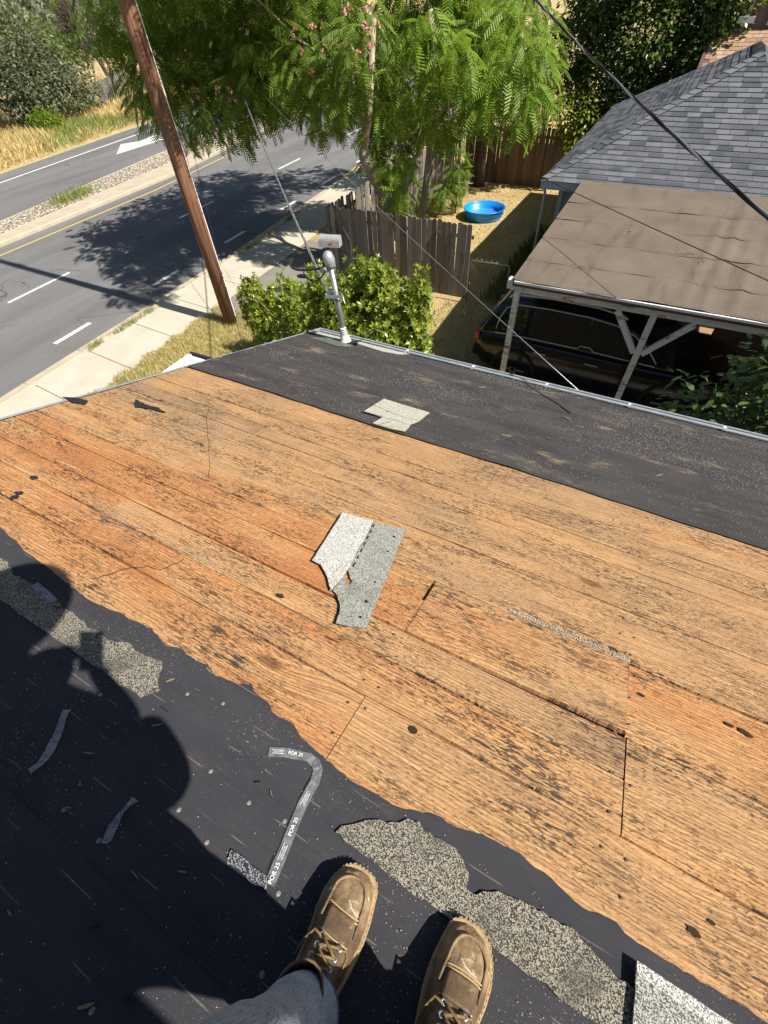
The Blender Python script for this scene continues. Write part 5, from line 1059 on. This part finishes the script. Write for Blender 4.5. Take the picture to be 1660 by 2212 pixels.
# pale shingle scrap on the far felt
fx, fy, FA = on_roof(POLY['far_a']); fs = thing('shingle_scrap', 'pale stacked shingle scrap on the black underlayment below the mast', 'shingle', ROOF @ T(fx, fy, .014))
for key, z0 in (('far_a', .008), ('far_b', .004), ('far_c', .0)):
    Pk = [(x-fx, y-fy) for x, y in POLY[key]]; b = MB(); b.slab(torn(Pk, .003, 3), z0, z0+.006, lambda x, y: .003+.015*abs(x)); o = b.build('shingle_tab', 'granule_pale', fs)
    if key != 'far_a':
        for f_ in (.35, .68):
            p = Vector(Pk[0]).lerp(Vector(Pk[2]), f_); q = Vector(Pk[5] if len(Pk) > 5 else Pk[4]).lerp(Vector(Pk[3]), f_); x = Vector((.003, .001))
            b = MB(); b.slab([tuple(p-x), tuple(p+x), tuple(q+x), tuple(q-x)], z0+.0062, z0+.0072, lambda x, y: .003+.015*abs(x)); b.build('tab_slot', 'felt_scrap', o)
# release tape strips
def ribbon(name, label, path, wd, mat, lift=0.004, twist=0.0):
    cx, cy, P = on_roof(path); D = []
    for a, c in zip(P[:-1], P[1:]): D += [Vector(a).lerp(Vector(c), t/5) for t in range(5)]
    D.append(Vector(P[-1])); V = []; F = []
    for i, p in enumerate(D):
        d = (D[min(i+1, len(D)-1)]-D[max(i-1, 0)]).normalized(); x = Vector((-d.y, d.x))*wd/2; tw = twist*math.sin(i*.35)
        z = lift*.35+.0025*math.sin(i*.37+len(D))**2
        V += [(p.x+x.x*math.cos(tw), p.y+x.y*math.cos(tw), z+wd/2*abs(math.sin(tw))+wd/2*math.sin(tw)), (p.x, p.y, z+.0006*math.sin(i*1.7)+wd/2*abs(math.sin(tw))), (p.x-x.x*math.cos(tw), p.y-x.y*math.cos(tw), z+wd/2*abs(math.sin(tw))-wd/2*math.sin(tw))]
        if i: F += [(3*i-3, 3*i, 3*i+1, 3*i-2), (3*i-2, 3*i+1, 3*i+2, 3*i-1)]
    b = MB(); b.v = V; b.f = F; o = b.build(name, mat, None, ROOF @ T(cx, cy, .007), False); sm = o.modifiers.new('s', 'SOLIDIFY'); sm.thickness = .0004; tag(o, label, 'tape strip', 'release tape strips on the felt'); return o, cx, cy, D
ribbon('tape_strip', 'grey tape strip in the lit patch of felt at the left', POLY['tape_a'], .021, 'tape_film_dull', .004, .3)
ribbon('tape_strip', 'short twisted tape strip in shadow with a granule end', POLY['tape_b'], .020, 'tape_film_dull', .006, .7)
to, tx, ty, TD = ribbon('tape_strip', 'long bent shiny tape strip with white printing left of the boots', POLY['tape_c'], .024, 'tape_film', .006, .15)
ribbon('tape_strip', 'blue grey tape scrap on the speckled strip at the left edge', POLY['tape_d'], .024, 'tape_film_dull', .008, .0)
def text_on(s, i, size, side, flip, parent, D, z=.0072):
    cu = bpy.data.curves.new('lettering', 'FONT'); cu.body = s; cu.size = size; cu.align_x = 'CENTER'; cu.align_y = 'CENTER'; cu.extrude = .0002
    p = D[i]; d = (D[min(i+2, len(D)-1)]-D[max(i-2, 0)]).normalized(); a = math.atan2(d.y, d.x)+(math.pi if flip else 0)
    tmp = bpy.data.objects.new('lettering', cu); C.objects.link(tmp); dg = bpy.context.evaluated_depsgraph_get(); me = bpy.data.meshes.new_from_object(tmp.evaluated_get(dg)); bpy.data.objects.remove(tmp)
    me.materials.clear(); me.materials.append(M['print_white']); n2 = Vector((-d.y, d.x))*side
    obj('lettering', me, parent, T(p.x+n2.x, p.y+n2.y, z) @ Matrix.Rotation(a, 4, 'Z'))
L_ = len(TD)
text_on('POR 25', 9, .0125, 0, False, to, TD); text_on('DO NOT REMOVE\nNO QUITAR\nNE PAS RETIRER', 3, .0042, 0, False, to, TD)
text_on('POR 25', 40, .0125, .0, True, to, TD); text_on('POR 25', 51, .0125, .0, True, to, TD)
text_on('DO NOT REMOVE\nNO QUITAR\nNE PAS RETIRER', 45, .0042, 0, True, to, TD); text_on('DO NOT REMOVE\nNO QUITAR\nNE PAS RETIRER', 34, .0042, 0, True, to, TD)
scrap('shingle_sliver', 'narrow dark shingle sliver at the foot of the printed tape strip', POLY['sliver'], .008, .004, 'granule_dark', 'shingle sliver', .004)
# cap nails
me = bpy.data.meshes.new('cap_nail'); b = MB(); b.lathe([(0.0001, .0024), (.003, .0022), (.0046, .0016), (.0056, .0006), (.0058, 0)], 16); me.from_pydata(b.v, [], b.f); me.materials.append(M['cap_plastic']); me.polygons.foreach_set('use_smooth', [True]*len(me.polygons))
for x, y in POLY['caps']:
    o = obj('cap_nail', me, None, ROOF @ T(x, y, .0085 if y < -.3 else .0055)); tag(o, 'small round plastic cap nail head on the black underlayment', 'cap nail', 'cap nails in the near underlayment')
# splinters and chips
cl_ = POLY['chips']
for i, (x, y) in enumerate(cl_):
    b = MB(); L = rng.uniform(.014, .030) if y < 1 else rng.uniform(.03, .08); w_ = L*rng.uniform(.05, .16)
    b.slab([(-L/2, -w_/2), (L*.1, -w_*.8), (L/2, 0), (L*.05, w_*.6), (-L/2, w_/2)], 0, .004)
    m_ = 'splinter' if (i % 3 or y > 1) else 'felt_scrap'
    o = b.build('wood_splinter' if m_ == 'splinter' else 'felt_chip', m_, None, ROOF @ T(x, y, .011 if y > 1 else .0085) @ RZ(rng.uniform(-40, 60)))
    if m_ == 'splinter': tag(o, 'thin pale wood splinter lying on the %s underlayment' % ('far' if y > 1 else 'near'), 'splinter', 'wood splinters on the %s felt' % ('far' if y > 1 else 'near'))
    else: tag(o, 'small black felt chip lying on the near underlayment', 'felt chip', 'felt chips on the near felt')
fc = POLY['felt_chips']
for i, (x, y) in enumerate(fc):
    b = MB()
    if i == 0: b.slab(torn([(-.16, .03), (-.05, .02), (.06, .035), (.15, .01), (.03, -.01), (-.06, -.05)], .006), 0, .004)
    else: b.slab([(.017*math.cos(k)*(1+.3*rng.normal()), .014*math.sin(k)*(1+.3*rng.normal())) for k in [j*.628 for j in range(10)]], 0, .003)
    tag(b.build('felt_scrap', 'felt_scrap', None, ROOF @ T(x, y, .003)), ['black pointed felt scrap on the planks near the rake edge', 'upper black tar blot on the planks at the left edge', 'lower right black tar blot on the planks at the left edge', 'lower left black tar blot on the planks at the left edge'][i], 'felt scrap')
o = MB().slab([(-.09, -.03), (-.02, .02), (.07, .03), (.10, -.01), (.02, -.04)], 0, .006).build('felt_scrap', 'felt_scrap', None, ROOF @ T(-2.93, 1.14, .008)); tag(o, 'black felt scrap folded over the metal rake edge', 'felt scrap')
# old granule line beside the lifted board
pts = []
for k in range(1400):
    t = rng.uniform(); u = .0+t*.44; pts.append((u, .925+rng.normal()*.0035*(1+2.5*math.sin(t*3)), .002))
P1 = np.array(pts)
TET = (np.array([(0,0,.9),(.8,0,-.2),(-.4,.7,-.2),(-.4,-.7,-.2)]), np.array([(0,1,2),(0,2,3),(0,3,1),(1,3,2)]))
n_ = 26000; P2 = np.stack([rng.uniform(U0+.05, 2.6, n_), rng.uniform(2.1, 3.9, n_), np.full(n_, .013)], 1)
dn = np.array([mnoise.noise(Vector((a*1.1, c*2.3, 3.3)))+.35*mnoise.noise(Vector((a*4, c*6, 1))) for a, c in P2[:, :2]]); P2 = P2[dn+rng.normal(size=n_)*.12+.10*(P2[:, 0]-.2)+.12*(P2[:, 1]-3.2) > .22]
n_ = 2600; P2b = np.stack([rng.uniform(U0+.05, 2.6, n_), rng.uniform(2.1, 3.9, n_), np.full(n_, .013)], 1)
n_ = 750; P3 = np.stack([rng.uniform(-2.2, .9, n_), rng.uniform(-.75, .1, n_), np.full(n_, .0085)], 1)
P4 = np.concatenate([np.array([a, c, .003])+rng.normal(size=(k, 3))*np.array([.06, .03, 0]) for a, c, k in ((-1.62, .47, 130), (-1.12, .52, 70), (-.9, 1.35, 90), (-.9, .7, 30), (.6, 1.3, 60))]); P4[:, 2] = .003
def grit(name, label, P, size):
    V, F = leaves(P, rng.normal(size=P.shape), size, TET); o = stuff(np_mesh(name, V, F, 'granule_grit', None, ROOF)); o['label'] = label; o['category'] = 'grit'
grit('granule_grit', 'pale loose granules scattered over the far underlayment', np.concatenate([P2, P2b]), .0030)
grit('granule_grit', 'tiny pale granules scattered over the near underlayment', P3, .0022)
grit('granule_grit', 'pale granules gathered on the bare planks', np.concatenate([P1, P4]), .0026)

# ================================================================== THE PERSON TAKING THE PICTURE
PM = BLK @ T(.035, -.2, 4.56); PI_ = PM.inverted()
person = thing('person', 'person in jeans and tan work boots standing on the near underlayment', 'person', PM)
BL = PI_ @ (BLK @ T(0, 0, 4.5))                  # u, q, z above the camera's footpoint on the roof
SECT = [(.0, .012, .030), (-.006, .026, .040), (-.018, .039, .052), (-.04, .0495, .061), (-.07, .0545, .066), (-.10, .0545, .072), (-.13, .051, .083), (-.16, .047, .098), (-.19, .044, .116), (-.22, .042, .135), (-.25, .041, .15), (-.275, .038, .152), (-.292, .029, .15), (-.298, .016, .148)]
CREASE = bpy.data.textures.new('crease', 'CLOUDS'); CREASE.noise_scale = .022; CREASE.noise_depth = 2
def boot(u, v, side):
    B_ = thing('boot', '', '', Matrix()); del B_['label']; del B_['category']; B_.parent = person; B_.matrix_local = PI_ @ ROOF @ T(u, v, .0075) @ RZ(1.5*side) @ Matrix.Scale(.95, 4)
    def prof(s_, k, n_=16, sq=.62, zs=.026, grow=0.0):
        y, w_, h = s_; out = []
        for j in range(n_+1):
            a = math.pi*j/n_; ca, sa = math.cos(a), math.sin(a)
            x = (w_+grow)*math.copysign(abs(ca)**sq, ca); z = zs+(h-zs+grow)*abs(sa)**.85
            out.append((x+side*.010*max(0, 1-abs(y+.05)/.09), y, z))
        return out
    V = []; F = []; n_ = 16
    for s_ in SECT: V += prof(s_, 0)
    for i in range(len(SECT)-1):
        for j in range(n_): a = i*(n_+1)+j; F.append((a, a+n_+1, a+n_+2, a+1))
    b = MB(); b.v = V; b.f = F; up = b.build('upper', 'boot_leather', B_, None, True); sbs = up.modifiers.new('sub', 'SUBSURF'); sbs.levels = 1; sbs.render_levels = 3
    dm = up.modifiers.new('creases', 'DISPLACE'); dm.texture = CREASE; dm.strength = .007; dm.mid_level = .5; dm.texture_coords = 'LOCAL'
    ol = []
    for s_ in SECT: ol.append((s_[1]+.0075+side*.010*max(0, 1-abs(s_[0]+.05)/.09), s_[0]+(.009 if s_[0] > -.02 else (-.006 if s_[0] < -.29 else 0))))
    olr = [(-s_[1]-.0075+side*.010*max(0, 1-abs(s_[0]+.05)/.09), s_[0]+(.009 if s_[0] > -.02 else (-.006 if s_[0] < -.29 else 0))) for s_ in SECT]
    b = MB(); b.slab(ol+olr[::-1], .0, .021); so = b.build('sole', 'boot_sole', B_, None, False, .003)
    b = MB(); b.slab([(x*.985, y*.995-.001) for x, y in ol+olr[::-1]], .0214, .0285); b.build('welt', 'boot_sole', so, None, False, .002)
    loop = ol+olr[::-1]
    for i in range(0, len(loop)):
        a = Vector(loop[i]); c = Vector(loop[(i+1) % len(loop)]); k = max(1, int((c-a).length/.009))
        for t in range(k):
            if a.y < -.2: continue
            p = a.lerp(c, (t+.2)/k)*.965; q = a.lerp(c, (t+.75)/k)*.965; b = MB(); b.tube([(p.x, p.y, .029), (q.x, q.y, .029)], .0011, 4); b.build('stitch', 'boot_thread', so)
    def surf(x, y, lift=.002):
        for (y0, w0, h0), (y1, w1, h1) in zip(SECT[:-1], SECT[1:]):
            if y1 <= y <= y0:
                t = (y0-y)/(y0-y1); w_ = w0+(w1-w0)*t; h = h0+(h1-h0)*t; break
        xo = side*.010*max(0, 1-abs(y+.05)/.09); f = min(.999, abs(x)/w_); ca = f**(1/.62); sa = math.sqrt(max(0, 1-ca*ca)); return Vector((x+xo, y, .026+(h-.026)*sa**.85+lift))
    # raised moccasin seam round the toe plug and cross seam
    seam = [surf(.037*math.cos(a) if True else 0, -.062+.040*math.sin(a)) for a in [math.pi*k/18 for k in range(19)]]
    seam = [surf(.040, -.115), surf(.039, -.09)]+seam+[surf(-.039, -.09), surf(-.040, -.115)]
    b = MB(); b.tube(seam, .0032, 8); b.build('moc_seam', 'boot_leather', up, None, True)
    for yy, hw in ((-.084, .038), (-.090, .038), (-.134, .034)):
        b = MB(); b.tube([surf(-hw+2*hw*k/12, yy+.010*(1-(k/6-1)**2)*side*.3) for k in range(13)], .0015, 6); b.build('cross_seam', 'boot_thread', up, None, True)
    pl = [(-.030, -.108), (.028, -.110), (.030, -.145), (.010, -.152), (-.026, -.150)]
    V = []; F = []; g_ = 8
    for i in range(g_+1):
        for j in range(g_+1):
            x = -.031+.062*i/g_; y = -.090-.044*j/g_; p = surf(x, y, .0052); V.append(p)
    for i in range(g_):
        for j in range(g_): a = i*(g_+1)+j; F.append((a, a+1, a+g_+2, a+g_+1))
    b = MB(); b.v = [tuple(p) for p in V]; b.f = F; o = b.build('vamp_patch', 'boot_leather', up, None, True); sm = o.modifiers.new('s', 'SOLIDIFY'); sm.thickness = .0035
    # eyelet stays, hooks and laces
    rows_ = [-.143, -.161, -.180, -.200]
    for yy in rows_:
        for sx in (-1, 1):
            p = surf(sx*.021, yy, .004); b = MB(); b.lathe([(.0022, .002), (.0045, .0035), (.0062, .001), (.0062, -.001)], 12, Matrix.Translation(p)); b.build('eyelet', 'eyelet', up, None, True)
    for i in range(3):
        for sx in (-1, 1):
            a = surf(sx*.021, rows_[i], .006); c = surf(-sx*.021, rows_[i+1], .006); m = surf(0, (rows_[i]+rows_[i+1])/2, .0095 if sx > 0 else .013)
            b = MB(); b.tube([a, a.lerp(m, .5)+Vector((0, 0, .003)), m, m.lerp(c, .5)+Vector((0, 0, .003)), c], .0026, 6); b.build('lace', 'lace', up, None, True)
    b = MB(); a = surf(-.02, -.146, .005); b.tube([a, a+Vector((-.018, .004, -.004)), a+Vector((-.030, -.015, -.020)), a+Vector((-.034, -.045, -.03))], .0024, 6); b.build('lace', 'lace', up, None, True)
    b = MB(); a = surf(.02, -.146, .005); b.tube([a, surf(.034, -.138, .004), surf(.041, -.145, .004), surf(.0405, -.175, .004)], .0024, 6); b.build('lace', 'lace', up, None, True)
    # shaft
    V = []; F = []; ns = 20
    for z, cy, rx, ry in ((.125, -.243, .043, .055), (.15, -.245, .043, .053), (.18, -.247, .042, .051), (.21, -.247, .043, .052), (.211, -.247, .039, .048), (.15, -.246, .038, .046)):
        for j in range(ns): a = 2*math.pi*j/ns; V.append((rx*math.cos(a), cy+ry*math.sin(a), z))
    for i in range(5):
        for j in range(ns): F.append((i*ns+j, i*ns+(j+1) % ns, (i+1)*ns+(j+1) % ns, (i+1)*ns+j))
    b = MB(); b.v = V; b.f = F; b.build('shaft', 'boot_leather', B_, None, True)
boot(-.080, -.068, -1); boot(.152, -.036, 1)
# jeans: two wrinkled legs and a seat in one garment
def jean_leg(b, path, nr=28, na=36):
    V = []; F = []; path = [tuple(p) for p in path]
    for i in range(nr+1):
        t = i/nr*(len(path)-1); k = min(int(t), len(path)-2); f = t-k; A_, B2 = path[k], path[k+1]
        cx, cy, cz_, rx, ry = [A_[m]+(B2[m]-A_[m])*f for m in range(5)]
        for j in range(na):
            a = 2*math.pi*j/na
            wv = 1+.06*mnoise.noise(Vector((math.cos(a)*1.3, math.sin(a)*1.3, cz_*9+cx*9)))+.045*math.sin(cz_*60+3*math.cos(a)+cx*20)*math.exp(-((cz_-path[0][2]-.06)/.12)**2)
            V.append((cx+rx*wv*math.cos(a), cy+ry*wv*math.sin(a), cz_+.012*math.sin(a*2+cx*9)*max(0, 1-i/8)))
    for i in range(nr):
        for j in range(na): F.append((i*na+j, i*na+(j+1) % na, (i+1)*na+(j+1) % na, (i+1)*na+j))
    b.add(V, F); return V[:na]
jb = MB()
hl = jean_leg(jb, [(-.072,-.262,.215,.058,.070), (-.076,-.266,.27,.058,.068), (-.08,-.27,.40,.060,.068), (-.08,-.26,.54,.066,.074), (-.085,-.285,.68,.080,.095), (-.07,-.33,.82,.10,.12), (-.03,-.35,.95,.13,.14), (-.01,-.34,1.03,.15,.12)])
hr = jean_leg(jb, [(.150,-.250,.235,.056,.070), (.152,-.255,.30,.058,.068), (.155,-.265,.42,.062,.070), (.15,-.265,.54,.066,.074), (.145,-.29,.68,.080,.095), (.13,-.33,.82,.10,.12), (.09,-.35,.95,.13,.14), (.07,-.34,1.03,.15,.12)])
jn = jb.build('jeans', 'denim', person, BL, True); sm = jn.modifiers.new('s', 'SOLIDIFY'); sm.thickness = .003
for hem in (hl, hr):
    b = MB(); b.tube([Vector(p) for p in hem]+[Vector(hem[0])], .0022, 6, False); b.build('hem', 'denim_inside', jn, None, True)
def skin_body(name, mat, verts, edges, radii, levels=2):
    me = bpy.data.meshes.new(name); me.from_pydata(verts, edges, []); me.materials.append(M[mat]); o = obj(name, me, person, BL)
    sk_ = o.modifiers.new('skin', 'SKIN'); sl_ = o.data.skin_vertices[0].data if o.data.skin_vertices else None
    if sl_ is None:
        bpy.context.view_layer.objects.active = o; bpy.ops.mesh.customdata_skin_add() if hasattr(bpy.ops.mesh, 'customdata_skin_add') else None; sl_ = o.data.skin_vertices[0].data
    for i, r_ in enumerate(radii): sl_[i].radius = r_ if isinstance(r_, tuple) else (r_, r_)
    sl_[0].use_root = True; sk_.use_smooth_shade = True; s2 = o.modifiers.new('sub', 'SUBSURF'); s2.levels = 1; s2.render_levels = levels; return o
SHV = [(.03,-.34,.98), (.03,-.31,1.15), (.03,-.25,1.36), (.03,-.21,1.47), (-.15,-.22,1.45), (-.23,-.21,1.28), (-.25,-.16,1.08), (-.15,-.10,1.19), (.21,-.22,1.45), (.29,-.21,1.28), (.30,-.16,1.08), (.19,-.10,1.19)]
skin_body('shirt', 'shirt', SHV, [(0,1),(1,2),(2,3),(3,4),(4,5),(5,6),(6,7),(3,8),(8,9),(9,10),(10,11)], [(.17,.15),(.17,.15),(.18,.15),(.17,.15),.09,.085,.08,.07,.09,.085,.08,.07])
BDV = [(.03,-.22,1.45), (.03,-.18,1.55), (.03,-.14,1.61), (.03,-.10,1.69), (.03,-.11,1.78)]
BDE = [(0,1),(1,2),(2,3),(3,4)]; BDR = [.07,.058,.062,.088,.075]
for sx, x0 in ((-1, -.16), (1, .20)):
    i0 = len(BDV); xh = .03*sx+.02
    BDV += [(x0, -.10, 1.19), (x0*.7, -.08, 1.245), (x0*.5, -.065, 1.275)]; BDE += [(i0, i0+1), (i0+1, i0+2)]; BDR += [.04, .03, .034]
    if sx < 0: BDE.append((0, i0))
    else: BDE.append((0, i0))
    for k in range(4):
        j = len(BDV); ox = .018*(k-1.5)
        BDV += [(x0*.42, -.055+.002*k, 1.27+ox), (x0*.25, -.035, 1.275+ox*1.1)]; BDE += [(i0+2, j), (j, j+1)]; BDR += [.0095, .008]
    j = len(BDV); BDV += [(x0*.45, -.07, 1.315), (x0*.3, -.05, 1.325)]; BDE += [(i0+2, j), (j, j+1)]; BDR += [.0105, .009]
bo = skin_body('body', 'skin', BDV, BDE, BDR)
def blob(name, c, r, mat):
    b = MB(); b.lathe([(.0001, -1), (.5, -.87), (.87, -.5), (1, 0), (.87, .5), (.5, .87), (.0001, 1)], 14, Matrix.Translation(c) @ Matrix.Diagonal((*r, 1))); b.build(name, mat, bo, None, True)
blob('nose', (.03, -.010, 1.67), (.014, .022, .026), 'skin'); blob('mouth', (.03, -.020, 1.63), (.026, .010, .007), 'flag_red')
for sx in (-1, 1):
    blob('eye', (.03+sx*.033, -.024, 1.702), (.013, .010, .010), 'porcelain'); blob('pupil', (.03+sx*.033, -.016, 1.700), (.006, .004, .006), 'rubber'); blob('ear', (.03+sx*.088, -.11, 1.68), (.010, .022, .034), 'skin')
blob('hair', (.03, -.135, 1.72), (.094, .085, .075), 'bark_dark')
b = MB(); b.lathe([(.0001, .125), (.05, .12), (.085, .09), (.098, .02), (.10, .0), (.15, -.008), (.205, -.02), (.21, -.018), (.15, .0), (.103, .008)], 28, Matrix.Translation((.02, -.075, 1.765))); b.build('sun_hat', 'straw_hat', person, BL, True)  # unseen hat, sized and placed for its shadow on the roof
ph = MB(); ph.box((-.038, -.078, .012), (.038, .045, .020)); po = ph.build('phone', 'phone_body', None, cam.matrix_world.copy(), False, .003); tag(po, 'dark phone held out at chest height by the person in work boots', 'phone')

# ================================================================== CHIMNEY, unseen behind the person, added to shade the lower left felt
ch = thing('shade_chimney', 'added unseen red brick chimney standing up the slope behind the person', 'shade_chimney', BLK @ T(.70, -.76, 4.56))
b = MB(); b.box((-.29, -.29, -.3), (.29, .29, 1.28)); b.build('core', 'mortar', ch)
me_b = None
for c in range(17):
    z0 = -.02+c*.075
    for sd_ in range(4):
        for k in range(3):
            b = MB(); off = (-.29 if c % 2 else -.3)+k*.205; b.box((off, -.302, z0), (min(.30, off+.195), -.285, z0+.064))
            b.build('brick', 'brick_red', ch, Matrix.Rotation(R(90*sd_), 4, 'Z'))
b = MB(); b.box((-.34, -.34, 1.281), (.34, .34, 1.34)); cc_ = b.build('crown', 'mortar', ch, None, False, .01)
b = MB(); b.lathe([(.09, 1.34), (.10, 1.34), (.10, 1.5), (.085, 1.5), (.085, 1.341)], 20); b.build('flue', 'brick_red', cc_, None, True)
